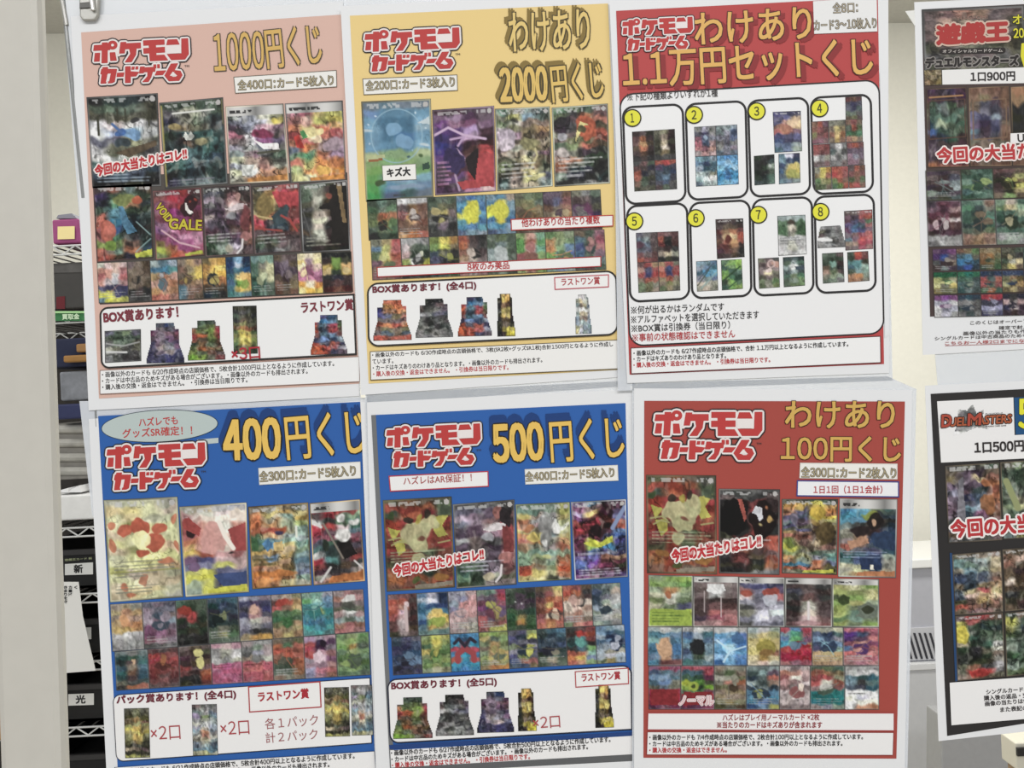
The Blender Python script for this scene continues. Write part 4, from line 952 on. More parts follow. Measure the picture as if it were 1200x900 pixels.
picture(ps, 'card_picture', [(362.5, 589.6), (422, 585), (428, 681), (367.5, 686)], 'aa9 ba8 b98 998/ b34 c44 a44 a55/ 655 b34 676 8a8/ ccc 444 686 698/ b34 b44 cbb 476/ a34 645 ddd 578/ 845 956 bbb 856/ 556 465 333 845/ 577 344 444 656/ bbb 344 444 644/ b34 588 544 a44/ 944 333 543 444/ 745 333 444 a99/ 998 544 c74 c74/ 977 b75 c74 c74',
        [('e', .62, .4, .16, .09, 'dcdad6'), ('e', .62, .2, .1, .06, 'd6d4d0'), ('e', .85, .26, .12, .05, 'd6d4d0'), ('p', '2c2626', .5, .5, .74, .5, .88, .66, .6, .72), ('l', '8a7f72', .02, .25, .26, .6, .7), ('l', 'd0cecb', .03, .03, .22, .2, .3), ('e', .3, .53, .08, .08, '2f3a30'), ('e', .08, .62, .07, .03, 'd6d4d0'), ('l', 'c9c6c4', .025, .15, .96, .35, .8), ('l', 'c9c6c4', .02, .82, .74, .97, .84), ('p', 'c4713a', .35, .91, .98, .87, .98, .97, .28, .99)], 't', 2.3, rough=.5, border='a08c6c')
card_row(ps, H_, [120, 252, 390, 520, 648, 785, 910, 1040, 1167], (170, 107), (366, 283), [
    ('a98 a97 998/ ba7 b86 b96/ 987 c97 a87/ b96 d96 c85/ ca6 b95 b85/ bbb ccc aaa/ 999 aaa 999/ 888 999 888', (('e', .42, .36, .14, .14, 'd99a66'),), ''),
    '667 767 556/ 878 667 778/ 989 456 877/ a9a 867 89a/ 857 978 767/ 746 968 756/ 856 a89 878/ 555 666 777',
    ('465 454 565/ 454 343 565/ 955 b44 454/ 343 a44 343/ 333 454 443/ 343 443 343/ 333 333 333/ 222 333 222', (('e', .28, .22, .24, .12, 'a8392f'),), ''),
    '456 356 467/ 244 457 345/ 334 345 456/ 344 566 334/ 233 344 344/ 565 776 454/ 676 996 575/ 565 676 676',
    ('99a 889 878/ 446 546 446/ 445 c98 447/ 446 b88 556/ 99a bba a99/ 889 999 667/ 667 333 444/ 986 b84 c94', (('e', .46, .32, .13, .12, 'cfa08a'),), ''),
    ('988 a98 886/ 644 b54 a85/ b55 865 ca6/ 575 575 685/ 475 474 575/ 775 474 a86/ a86 875 a96/ 975 ba6 975', (('e', .3, .18, .2, .1, 'b03f36'),), ''),
    '8a9 7a9 99a/ 6a6 9cb 68a/ 488 7bb 58a/ 488 9a6 388/ 489 489 488/ 379 479 389/ 4aa 489 499/ 599 4aa 588',
    ('988 a77 977/ a76 977 b88/ 766 998 877/ 665 565 776/ a88 999 a88/ 9aa 676 9aa/ a76 a66 965/ a66 b77 a77', (('e', .5, .2, .26, .1, 'd5d6d2'), ('e', .5, .36, .24, .1, '54564e'), ('e', .5, .52, .3, .05, 'd5d6d2')), '')], border='777')
card_row(ps, H_, [138, 275, 402, 535, 662, 790, 920, 1053, 1190], (366, 283), (527, 462), [
    ('788 777 788/ 355 465 577/ 344 655 477/ 467 876 578/ 366 754 467/ 355 544 356/ 776 555 455/ 444 a64 a65', (('e', .54, .3, .08, .1, 'd0a880'),), ''),
    '644 655 644/ b44 844 955/ a34 944 a44/ 944 b74 944/ 733 844 844/ 733 755 633/ 744 855 644/ 655 755 655',
    ('766 654 655/ 544 433 554/ 534 544 433/ 433 543 654/ 944 655 866/ 744 433 b64/ 333 444 943/ 332 333 633', (('e', .62, .2, .16, .11, 'd6cf7c'), ('e', .66, .44, .15, .16, 'd6cf7c')), ''),
    ('b89 caa b89/ 888 aa9 bbb/ 999 998 ccc/ bbb 888 aa9/ b57 b58 b68/ b68 b57 b57/ b57 b68 a57/ a57 b57 b68', (('d', '744', .5, .62, 2),), ''),
    ('988 999 999/ 777 898 988/ 666 99a a99/ 987 777 bba/ b56 b66 b56/ b66 c66 b56/ b56 b56 b66/ a56 b56 a55', (('d', '633', .52, .6, 1),), ''),
    '765 665 664/ b64 575 b65/ b54 a54 954/ 965 b54 b65/ 854 944 b64/ 565 454 a64/ 676 565 964/ 976 887 876',
    ('a8a 989 a89/ b55 435 646/ b45 424 878/ b44 c9a 966/ 989 cab 857/ a89 978 b88/ 99b c78 b66/ 88a a78 965', (('e', .42, .5, .16, .16, 'd9bcc8'), ('e', .62, .2, .14, .1, '2f1f33')), ''),
    '796 896 695/ 8a6 9b6 685/ 7a5 a84 565/ 686 9a6 796/ 574 795 686/ 675 895 574/ 796 8a6 575/ 575 686 565'], lay=2.6, border='777')
pb = rrect(H_(130, 545, 1196, 473, 1204, 745, 145, 822), 0, 9, (1, 0, 0, 1))
ps.poly('prize_panel', pb, 'ebeaea', 4)
ps.ring('panel_line', pb, rrect(H_(130, 545, 1196, 473, 1204, 745, 145, 822), .9, 8.2, (1, 0, 0, 1)), '2b2c38', 4.4)
small(ps, 'パック賞あります！(全4口)', 137, 826.5, 276.5, 819.5, 11.4, '6d2c38', 'prize_lettering', .05, 5)
ps.box('last_prize_label', H_(690, 510, 990, 488, 995, 597, 695, 618), 5, 'ecebea', 'b0494c', 1.4)
small(ps, 'ラストワン賞', 303, 822.5, 362, 818, 11.5, 'a8323a', 'prize_lettering', .04, 6)
small(ps, '各１パック', *H_(762, 688)[0], *H_(982, 670)[0], 13, '9c5a5c', 'prize_lettering', 0, 5)
small(ps, '計２パック', *H_(765, 745)[0], *H_(980, 728)[0], 12.5, '9c5a5c', 'prize_lettering', 0, 5)
PK_G = '776 775 776/ 554 886 554/ 553 775 553/ 875 a85 663/ 764 996 754/ aa6 ca5 885/ cb5 db5 985/ ba6 dc6 a94/ 996 ca5 885/ 885 ca5 664/ 664 874 443/ 443 665 443/ ba8 876 655/ 443 443 443/ aa5 995 885'
PK_S = '766 888 777/ 777 bbb 777/ 788 999 678/ 98a 896 689/ 888 998 899/ bba bbb abb/ 99a bbb 9ab/ 8ab ba9 9ab/ 9aa c86 999/ bba b76 bba/ 887 cb9 788/ 678 998 567/ 678 9aa 578/ 689 79a 578/ aa8 aa7 998'
for q, g in (((145.2, 829.5, 176, 888.5), PK_G), ((224.7, 825, 255.5, 885.5), PK_S), ((379.7, 805, 410.3, 863.5), PK_G), ((411, 802.5, 437.5, 862), PK_S)):
    picture(ps, 'pack_picture', q4(*q), g, (), '', 5, rough=.7, step=.9)
small(ps, '×2口', *H_(290, 735)[0], *H_(412, 727)[0], 16.5, 'a8464a', 'prize_lettering', 0, 5)
small(ps, '×2口', *H_(578, 715)[0], *H_(697, 707)[0], 16.5, 'a8464a', 'prize_lettering', 0, 5)
ps.box('notice_panel', [(134, 899), (439, 880), (441, 906), (139, 926)], 3, 'ebeaea', '33415f', .6)
small(ps, N1('6/21', '5枚', '400'), 142, 907.5, 415.5, 889, 7.4)
small(ps, N2, 142, 914.8, 386, 899, 7.4)

# ============ blue poster, bottom centre
ps = Poster('blue lottery poster titled 500 yen, bottom middle, to the left of the brick-red one', [(430, 471.5), (742, 456), (752, 905), (441, 920)], -0.004)
sleeve(ps, [(428, 462), (738, 446), (754, 910), (443, 922)])
I_ = Fr(425, 455, .28333); J_ = Fr(425, 660, .28333)
ps.poly('colour_panel', [(435, 486.5), (733, 472.3), (742, 884), (458, 900)], '2f60a8', 1)
ps.poly('grey_margin', [(435, 486.5), (440.5, 486.2), (462, 899.5), (457, 900)], '707274', 1.4)
logo(ps, 448.5, 497.5, 116, 54)
text(ps, 'title_lettering', '500', *I_(546, 305)[0], *I_(748, 293)[0], 43, TL4(.05), 3)
text(ps, 'title_lettering', '円くじ', *I_(782, 306)[0], *I_(1084, 286)[0], 48, TL4(.014), 3)
ps.box('offer_label', I_(107, 362, 520, 342, 522, 407, 113, 428), 2.6, 'ebeaea', 'b8404a', 1.2)
small(ps, 'ハズレはAR保証！！', 473, 568.5, 553, 564, 9.6, 'a84a4a', 'offer_lettering', .01, 3.6)
count(ps, I_(670, 335, 1055, 317, 1058, 382, 673, 398), '全400口：カード5枚入り', 616, 564.5, 720, 559, 11.5, 'd9d7d0')
def starcat(seed): return [('p', 'cfc852', .06, .3, .24, .34, .12, .46, .28, .44, .3, .56, .2, .62), ('p', 'd6cf58', .74, .22, .96, .18, .84, .32, .92, .42, .78, .44, .72, .36),
    ('e', .48, .38, .26, .12, 'd9d798'), ('e', .66, .3, .14, .1, 'd9d798'), ('e', .5, .5, .15, .1, 'd6d494'), ('e', .46, .66, .12, .07, 'd3d092'), ('e', .36, .24, .06, .05, '4a3f34'), ('e', .62, .2, .06, .05, '4a3f34'), ('e', .49, .24, .05, .06, 'c9b94a'), ('e', .55, .44, .08, .025, '9a5a48'),
    ('l', 'c9c67a', .012, .06, .44, .22, .42, .3, .46), ('l', 'c9c67a', .012, .1, .5, .2, .46, .32, .48), ('l', 'c9c67a', .012, .78, .5, .95, .48),
    ('e', .1, .2, .06, .05, '4f6a3c'), ('e', .9, .17, .07, .06, '5a6b54'), ('e', .2, .8, .1, .05, 'b87a3a'), ('e', .82, .86, .12, .05, 'c0823c'), ('e', .45, .9, .1, .04, '64783c'), ('d', 'cda', .56, .7, 4), ('p', 'a89a84', .42, .95, .97, .92, .97, .97, .42, .99)]
CATG = '775 964 876 776/ b54 a43 b64 675/ 565 c64 a44 786/ b43 b44 c54 b44/ c54 b44 b44 a43/ 954 b54 b44 b64/ a43 865 a54 b44/ b44 a43 675 954/ 965 a54 865 a54/ 664 a43 675 b43/ b64 b44 565 a64/ c74 a43 b64 b54/ 965 b54 876 a64'
picture(ps, 'card_picture', I_(83, 463, 368, 447) + J_(382, 100, 100, 118), CATG, starcat(0), 'h', 2, rough=.45, gain=.84, border='4f4b3a')
picture(ps, 'card_picture', I_(372, 480, 628, 460) + J_(637, 88, 388, 105), '555 555 666 555/ 667 667 656 444/ a9a 767 656 755/ 778 989 866 433/ 656 545 cbb a44/ 545 545 a89 a44/ aaa 766 555 944/ 656 766 434 844/ 545 545 656 c88/ 565 777 545 a66/ 565 676 767 855/ 465 565 878 644/ 686 343 998 554/ 453 454 988 877',
        [('e', .72, .15, .1, .1, 'a0625a'), ('e', .86, .2, .1, .14, '332c30'), ('p', 'd0c6c8', .46, .33, .7, .26, .84, .28, .84, .34, .6, .36), ('p', '8f3f3f', .78, .3, .94, .34, .97, .62, .8, .6), ('e', .54, .42, .1, .05, 'a8a8b0'), ('e', .82, .66, .16, .06, 'b4706a'), ('l', 'd6ced0', .02, .76, .76, .74, .88, .66, .95), ('e', .56, .88, .1, .06, 'b0a484'), ('d', 'bbc', .68, .82, 3)], 'h', 2.3, rough=.5, border='5f5f5f')
picture(ps, 'card_picture', I_(632, 480, 857, 470, 865, 792, 643, 803), '787 797 898 aa6/ 798 687 898 aa5/ cb6 a98 999 ba6/ b75 999 bbb aa7/ c86 b99 998 ccb/ ba6 a97 888 aa7/ c85 cb6 899 ba6/ c76 b85 998 c96/ a86 887 988 c75/ 8a8 798 8a9 9a8/ 797 9a7 898 b75/ 8a8 aa8 8a8 c64/ b54 a86 9a7 c53/ c54 cb6 bb8 b75/ ba6 dc8 554 998',
        [('e', .55, .3, .16, .1, '8f8f8e'), ('e', .72, .32, .09, .09, 'd8d8d4'), ('e', .55, .47, .1, .12, '8a8a88'), ('e', .53, .5, .05, .05, 'd8d8d4'), ('e', .24, .32, .11, .06, 'c07a4f'), ('e', .3, .45, .11, .06, 'd3b95a'), ('e', .15, .9, .13, .05, 'bb4f33'), ('e', .55, .68, .12, .04, 'b9bd78')], 'h', 2, rough=.5, border='7a8060')
picture(ps, 'card_picture', I_(860, 470, 1090, 458, 1097, 780, 877, 795), '879 68a 434 534/ 857 a88 423 534/ 98a ca6 524 546/ 747 633 522 669/ 944 a34 633 a54/ a34 733 422 a54/ 833 422 534 57a/ 634 845 446 46a/ 735 cc4 cc4 448/ 634 ac5 48b 346/ 646 57a 558 335/ 76a 66a 965 a86/ 56a 74a 533 634/ 57b 757 946 443/ 538 534 523 423/ 858 867 757 547',
        [('p', 'c9d03c', .2, .54, .4, .5, .5, .54, .74, .46, .74, .54, .5, .6, .3, .58), ('e', .4, .38, .12, .08, '2c1a22'), ('l', '7f92c0', .04, .97, .1, .74, .36), ('d', 'bbc', .64, .7, 1), ('d', 'bbc', .86, .96, 3)], 'h', 2.3, rough=.7, border='9aa0a8')
card_row(ps, J_, [103, 222, 352, 470, 590, 712, 825, 945, 1065], (130, 80), (307, 253), [
    ('866 855 644/ b54 a54 544/ c65 b87 533/ b54 cab 433/ a55 b99 533/ 644 baa 433/ 644 a99 543/ 443 988 655', (('e', .62, .24, .1, .08, 'd9c4c8'), ('l', 'c9b0b0', .06, .6, .3, .62, .85)), ''),
    ('579 aab 235/ 9ab dde 346/ 479 358 347/ 368 69a 479/ 58a ec7 db5/ 358 9b5 db5/ 578 ca5 a96/ 688 798 577', (('e', .62, .48, .24, .11, 'e2bd5c'), ('e', .68, .7, .24, .14, '9cae48')), ''),
    '889 99a b99/ 99a 88a c99/ 89a c88 d99/ 88a c88 c99/ b99 c99 b88/ caa b99 a99/ b99 ba9 aa9/ 988 a99 998',
    '787 798 a46/ 767 656 b45/ 745 646 956/ 847 558 757/ 756 846 657/ b55 656 865/ b55 865 955/ 955 aa5 bb5',
    ('565 454 444/ 454 545 343/ 454 545 434/ 444 656 444/ 464 454 354/ 364 985 464/ 353 a74 464/ 464 454 353', (('e', .3, .36, .05, .03, 'e0e0e0'), ('e', .56, .38, .05, .03, 'e0e0e0'), ('e', .55, .78, .1, .08, 'b58a3f')), ''),
    '654 865 cb6/ 544 955 db7/ 744 b64 c75/ 854 db6 b54/ 743 c64 c54/ 955 edb 854/ b66 a64 b65/ b65 c85 a65',
    'b65 955 654/ c54 b64 444/ b75 865 544/ cba 966 cba/ cba dba a87/ b98 a76 ba9/ 977 b87 876/ 786 c87 b66',
    '566 788 898/ 457 566 ba9/ 345 778 aaa/ 456 9a9 bbb/ 89a bba abb/ 9a9 9aa 999/ 788 bbb aa9/ 9a9 788 888'], border='777')
card_row(ps, J_, [118, 240, 360, 480, 600, 720, 840, 962, 1082], (307, 253), (464, 410), [
    '456 557 667/ 345 446 568/ 335 335 457/ 446 346 357/ 346 457 68a/ 457 335 68a/ 334 446 445/ 446 445 446',
    '896 cc5 aa5/ 895 dc5 895/ 575 bb5 685/ ba5 8a5 574/ 896 7a5 785/ 685 795 895/ 795 895 685/ 897 aa8 886',
    ('48b 37a 48b/ 38b 357 38b/ 39b b45 39b/ b45 445 b45/ 48b 39b 48b/ b54 39b b55/ 39b 38b 39b/ 38b 48c 38b', (('l', '3a3444', .06, .15, .25, .3, .14, .5, .34, .7, .14, .86, .24), ('l', 'b0464c', .1, .42, .44, .24, .54, .24, .72), ('l', 'b0464c', .1, .58, .44, .78, .54, .8, .72)), ''),
    '9a5 8a5 895/ ba6 676 8a6/ 786 a85 785/ 876 974 896/ 897 b96 ca6/ 9a6 cb6 ba5/ 785 a96 996/ 875 b74 c84',
    '667 557 9a6/ 558 345 cc5/ 557 778 445/ 786 445 99a/ 99a 446 557/ 558 895 667/ 458 a65 a66/ 567 457 875',
    '455 467 58a/ 344 345 467/ 345 567 345/ 456 345 457/ 334 567 344/ 343 676 455/ 676 a97 565/ 565 777 676',
    ('444 644 844/ 433 b44 943/ 344 599 844/ 355 5aa 333/ 444 467 7a6/ a54 c75 8ba/ c74 db5 78a/ b65 b86 8a7', (('e', .48, .2, .13, .1, 'cc3f38'), ('e', .48, .42, .2, .12, '5a9f94')), ''),
    '68a 79a 9ab/ 79b 357 467/ 9ab 235 468/ 468 68a 457/ 789 9ab 578/ abc 998 aa9/ 9ab ccd abc/ 786 985 9ab'], lay=2.6, border='777')
hit(ps, 462, 676, 567, 655.5, 13.5)
ps.box('prize_panel', J_(100, 480, 1113, 420, 1116, 690, 112, 747), 4, 'ebeaea', '24283a', 1.6, 11, (1, 1, 0, 1))
small(ps, 'BOX賞あります！(全5口)', 459, 809.8, 582, 804.6, 11, '6d2c38', 'prize_lettering', .05, 5)
ps.box('last_prize_label', J_(877, 447, 1100, 432, 1102, 500, 880, 515), 5, 'ecebea', 'b0494c', 1.2)
small(ps, 'ラストワン賞', 682, 799, 727, 796, 9.5, 'a8323a', 'prize_lettering', .03, 6)
boxpic(ps, q4(459.5, 816.5, 507, 866), BX_GRN)
boxpic(ps, q4(509.5, 813.5, 555.5, 862.5), BX_GRY)
boxpic(ps, q4(558, 810, 602.5, 859), BX_PUR)
boxpic(ps, q4(606, 806.5, 629, 857), BX_YEL, True)
boxpic(ps, q4(696.5, 802, 719.5, 853), BX_YEL, True)
small(ps, '×2口', *J_(706, 687)[0], *J_(818, 679)[0], 14, 'a8464a', 'prize_lettering', 0, 6)
ps.poly('blue_strip', J_(110, 752, 1117, 697, 1117, 712, 112, 770), '26437c', 3)
ps.box('notice_panel', J_(114, 774, 1117, 714, 1118, 792, 118, 848), 3, 'ebeaea')
ps.poly('grey_strip', J_(118, 846, 1118, 790, 1118, 818, 119, 872), '5f6062', 3.4)
ps.poly('lower_margin', J_(100, 872, 1124, 818, 1126, 860, 100, 920), 'e3e4e6', 3.8)
small(ps, N1('6/27', '5枚', '500'), *J_(118, 797)[0], *J_(1025, 740)[0], 7.4)
small(ps, N2, *J_(120, 823)[0], *J_(932, 770)[0], 7.4)
small(ps, N3, *J_(122, 848)[0], *J_(692, 811)[0], 7.4, RED)

# ============ brick red poster, bottom right of centre
ps = Poster('brick-red lottery poster titled 100 yen, hanging lower right of centre', [(743, 455), (1069, 457), (1060, 915), (743, 915)], -0.008)
sleeve(ps, [(741, 449), (1040, 441), (1074, 456), (1063, 920), (741, 920)])
K_ = Fr(735, 455, .28333); L_ = Fr(735, 660, .28333)
ps.poly('colour_panel', [(755, 469.7), (1060.5, 470.5), (1050.5, 889), (754, 888)], 'a34a42', 1)
logo(ps, 763, 477.5, 133, 64, 0)
text(ps, 'title_lettering', 'わけあり', *K_(655, 164)[0], *K_(1105, 164)[0], 31, [('3d2a1c', .06, 0, 0), ('cfa95c', .025, 0, 0)], 3)
text(ps, 'title_lettering', '100円くじ', *K_(637, 300)[0], *K_(1130, 304)[0], 29, [('3d2a1c', .06, 0, 0), ('cfa95c', .025, 0, 0)], 3)
count(ps, K_(715, 308, 1118, 312, 1118, 377, 712, 372), '全300口：カード2枚入り', 939, 559.5, 1050, 560.5, 12.5, 'd9d7d0')
ps.box('limit_label', K_(702, 380, 1125, 385, 1125, 452, 700, 447), 2.8, 'ebebee', '3f4a8c', 1.4)
small(ps, '1日1回（1日1会計）', 953.5, 578.5, 1034, 578.5, 9.6, 'b2383c', 'limit_lettering', .02, 3.6)
picture(ps, 'card_picture', K_(78, 358, 368, 360, 372, 770, 82, 765), CATG, starcat(1), 'h', 2, rough=.45, gain=.84, border='554838')
picture(ps, 'card_picture', K_(378, 415, 632, 418, 630, 772, 380, 765), '555 555 666 555/ 766 555 444 655/ 333 322 844 433/ 222 222 a44 433/ 222 222 b55 333/ 222 222 733 544/ 222 222 944 333/ 222 333 a44 333/ 443 833 333 b54/ 855 c76 944 b54/ 766 a65 544 c65/ 444 633 654 866/ 333 844 333 a54/ 443 433 443 b64/ 333 333 888 777',
        [('e', .2, .35, .24, .22, '1e1a1b'), ('e', .72, .35, .22, .2, '261c1c'), ('p', 'c9c9d0', .54, .28, .6, .2, .7, .22, .72, .34, .66, .38, .62, .3), ('e', .86, .33, .05, .05, 'cda55c'), ('e', .8, .24, .04, .02, 'b5704a'), ('p', 'b5564a', .3, .12, .38, .12, .46, .34, .42, .38), ('e', .68, .41, .05, .02, 'd3c27c'), ('d', 'baa', .58, .68, 3)], 'h', 2.3, rough=.4, border='5a5654')
picture(ps, 'card_picture', K_(640, 458, 872, 458, 868, 772, 640, 765), '776 776 565 676/ b84 ca5 dc5 c95/ c85 668 ca4 d84/ c86 567 543 c85/ 668 557 cb4 ec4/ 577 656 a84 bb6/ 557 665 543 874/ 665 557 653 764/ a85 865 654 543/ a65 854 876 654/ ab5 976 a97 865/ bb4 775 765 a76/ 9a6 776 565 787/ b85 996 778 698/ b75 898 b64 588/ 48a 479 b75 679/ b64 b65 a64 885/ 876 886 cc3 cc3',
        [('e', .22, .26, .1, .1, '6a6478'), ('e', .36, .27, .07, .04, '4a3c44'), ('e', .76, .46, .18, .14, '63512f'), ('e', .64, .2, .14, .08, 'd8b43a'), ('p', 'c3c440', .4, .95, .93, .93, .93, .97, .36, .98)], 'h', 2, rough=.65, border='4a4a44')
picture(ps, 'card_picture', K_(878, 455, 1118, 458, 1112, 785, 872, 780), 'aaa bbb aaa 888/ 59b 5ab 688 466/ 48b 6ac 786 455/ 49b 48a 444 345/ 59b 58a 876 333/ 788 444 654 234/ 998 654 433 346/ 776 b86 346 246/ 988 c96 346 346/ b65 976 456 235/ 788 667 557 356/ 366 467 67a 9a9/ 577 569 568 aa9/ bb9 aa8 346 998/ 998 cc9 246 ba8/ aa8 c96 c86 b76',
        [('e', .55, .23, .16, .07, '8f9a3c'), ('e', .62, .3, .16, .1, '2c2424'), ('e', .62, .31, .06, .05, 'cfa27e'), ('e', .36, .41, .2, .06, '33282a'), ('p', 'c08a6a', .14, .54, .5, .5, .52, .56, .2, .64), ('p', '2f4466', .55, .48, .8, .4, .96, .46, .95, .66, .6, .6), ('p', '2d4068', .36, .74, .72, .7, .76, .9, .4, .9), ('p', 'd9d3c0', .54, .84, .6, .84, .62, .9, .55, .9), ('p', 'c0784c', .34, .93, .97, .91, .97, .98, .3, .99), ('d', '9ac', .66, .76, 3)], 't', 2.3, rough=.4, border='8a8a88')
row2 = [('897 8a5 9b5/ 8a5 8a6 7a5/ 9a8 b85 9a7/ bb9 ccb 897/ 785 bba 675/ aa8 786 557/ 9b4 9c4 ab4/ ac3 ac3 ac4/ ac4 9b4 ac3', (('e', .42, .36, .1, .08, 'b5673f'), ('p', '9db842', .06, .66, .95, .66, .95, .97, .06, .97), ('d', '573', .7, .92, 4)), ''),
        ('aaa ccc aaa/ 766 a99 877/ 655 ddd 766/ 766 aaa 766/ 544 544 433/ 544 755 644/ 544 b66 966/ 545 a56 b77/ 977 b88 a66', (('p', 'd5d5d5', .32, .16, .68, .16, .72, .28, .5, .36, .3, .3), ('l', 'c9b9b9', .012, .25, .3, .25, .7), ('l', 'c9b9b9', .012, .62, .4, .62, .8)), 't'),
        ('aaa ccc aaa/ 557 558 446/ 966 99b 657/ cbb 667 b66/ 99a 778 aab/ 555 99a bbc/ 887 ccd cdd/ 778 ccd 99a/ 555 99a 667', (('e', .2, .34, .12, .08, 'b5503f'), ('e', .68, .3, .2, .1, 'b04a3c'), ('e', .68, .46, .2, .12, 'b5b9c6')), 't'),
        ('aaa ccc aaa/ 544 655 444/ 445 766 433/ 444 755 444/ 433 aa9 544/ 333 ccb 544/ 433 cba 655/ 544 caa 755/ 755 c99 855', (('l', 'd9cfcf', .03, .5, .5, .5, .95), ('e', .5, .92, .3, .05, 'b58a8e')), 't'),
        ('aaa ccc aaa/ aa6 cc9 8a5/ ab6 895 bb7/ 564 8a5 cc8/ 8a5 aa6 9a8/ 9a5 786 676/ ab6 687 9a8/ 685 798 786/ 9a5 786 8a5', (('e', .25, .44, .15, .12, '3f4f2c'), ('e', .72, .66, .22, .18, '6f7a6c'), ('e', .74, .64, .13, .11, '3f4632')), 't')]
card_row(ps, L_, [87, 272, 460, 652, 848, 1042], (48, 66), (263, 265), row2, shift=0, border='8a8a86')
card_row(ps, L_, [85, 228, 357, 497, 632, 765, 893, 1042], (263, 265), (424, 424), [
    ('9aa bbb 9aa/ 478 58a 68a/ 7aa c97 58a/ 479 dba 47a/ 479 c97 47a/ 68a b86 579/ 48a 744 855', (('e', .48, .55, .24, .26, 'cf9f76'),), ''),
    ('aaa ccc aaa/ 469 9ab 478/ 58a 444 579/ 79a 333 79a/ 457 343 689/ 68a 454 9aa/ 477 577 689', (('e', .48, .5, .26, .22, '2e3034'),), ''),
    ('aaa ccc aaa/ 59c 7ac 57b/ 8be 59c 36a/ 6ad ade 47b/ 59c 9ce 59c/ 8be 7be 58c/ 36a 6ad 47b', (('e', .7, .3, .2, .14, '3f6a9c'), ('l', 'b6dcf0', .03, .1, .35, .5, .6, .3, .9), ('l', 'b6dcf0', .025, .95, .5, .5, .62)), ''),
    ('9aa bbb 9a9/ aa8 cb7 996/ cb7 cb5 ba6/ dc8 a94 ba6/ dc7 984 965/ dc9 a84 cb8/ cb9 dba bba', (('e', .58, .52, .32, .2, '9c8f3c'), ('e', .6, .66, .26, .1, '8f6a38')), ''),
    ('b45 58b b45/ 79a 5a8 a56/ 68b 6b7 857/ 4ac 8b6 a95/ b44 b34 b34/ a24 a23 b24/ a24 b24 a23/ a66 967 a56', (), ''),
    '998 aa9 bb9/ 568 346 577/ 79b 457 99a/ 457 7ab 68a/ 557 468 8a9/ ca7 ba7 b96/ b96 ca7 ba7/ a86 a86 b97',
    'b67 c56 b67/ 639 457 956/ 537 646 c77/ 956 d98 846/ 57a c87 b66/ c66 d88 c77/ b77 c88 b67/ a77 b78 c88'], shift=0, border='777')
card_row(ps, L_, [88, 222, 360, 492, 630, 757, 900, 1042], (424, 424), (605, 606), [
    ('857 a45 946/ 457 578 678/ 68a 79b 578/ 467 68b 887/ 665 678 776/ a24 a23 a24/ a23 a24 a23/ a24 a23 a24/ 635 856 735', (('p', '9c2d34', .08, .54, .93, .54, .93, .9, .08, .9),), ''),
    ('a45 b56 a45/ 467 467 b45/ 465 354 735/ ab3 583 554/ 8a4 343 7a3/ 565 595 745/ a23 a24 a23/ a24 a23 a24/ 735 635 946', (('e', .38, .45, .2, .12, 'a5b93f'), ('e', .38, .45, .1, .06, '3f4a2a'), ('p', '9c2d34', .08, .6, .93, .6, .93, .9, .08, .9)), ''),
    '876 998 887/ 665 564 876/ aa9 998 775/ 776 b76 a64/ 664 775 865/ 876 986 875/ 986 987 876/ 886 985 886/ 553 665 543',
    '788 677 899/ 455 8aa 656/ 345 566 b65/ 9aa 455 a87/ 345 788 345/ 58a 47a 58a/ 58a 69b 48a/ 48a 57a 68a/ 358 68a aa5',
    'baa 988 baa/ b76 b87 caa/ 955 eed a88/ b88 977 cbb/ 866 877 766/ baa a99 baa/ a99 cbb baa/ baa 988 baa/ 766 877 877',
    '565 675 576/ 954 a75 875/ 944 b55 997/ b55 ccb 954/ 977 755 855/ 277 388 277/ 277 277 288/ 278 277 277/ 988 889 898',
    ('999 aaa 999/ bbb ccc bbb/ 689 355 367/ 8ab 444 577/ 567 445 367/ eee ddd ddd/ eed dde ddd/ ddd ddc ddc/ ddd c86 b75', (('d', '555', .6, .66, 1),), '')], lay=2.6, shift=0, border='777')
text(ps, 'normal_lettering', 'ノーマル', *L_(216, 587)[0], *L_(357, 587)[0], 10.5, [('e6dcdc', .14, 0, 0), ('c4606a', .05, 0, 0), ('ece4e4', .0, 0, 0)], 4)
hit(ps, 788, 659.5, 892, 641, 15)
ps.box('rule_panel', L_(85, 619, 1105, 619, 1105, 694, 83, 690), 3, 'eae8e8', 'a8484c', .8)
small(ps, 'ハズレはプレイ用ノーマルカード ×2枚', *L_(395, 652)[0], *L_(795, 650)[0], 7.6, '8c2f34', 'rule_lettering', .02, 4)
small(ps, '※当たりのカードはキズありが含まれます', *L_(372, 682)[0], *L_(806, 682)[0], 7.6, '8c2f34', 'rule_lettering', .03, 4)
ps.box('notice_panel', L_(83, 697, 1103, 700, 1100, 795, 80, 793), 3, 'eae9e9', '8c3c3c', .6)
small(ps, N1('7/4', '2枚', '100'), *L_(92, 732)[0], *L_(975, 729)[0], 7.2)
small(ps, N2, *L_(92, 758)[0], *L_(890, 756)[0], 7.2)
small(ps, '・購入後の交換・返金はできません。', *L_(92, 785)[0], *L_(412, 783)[0], 7.2, RED)

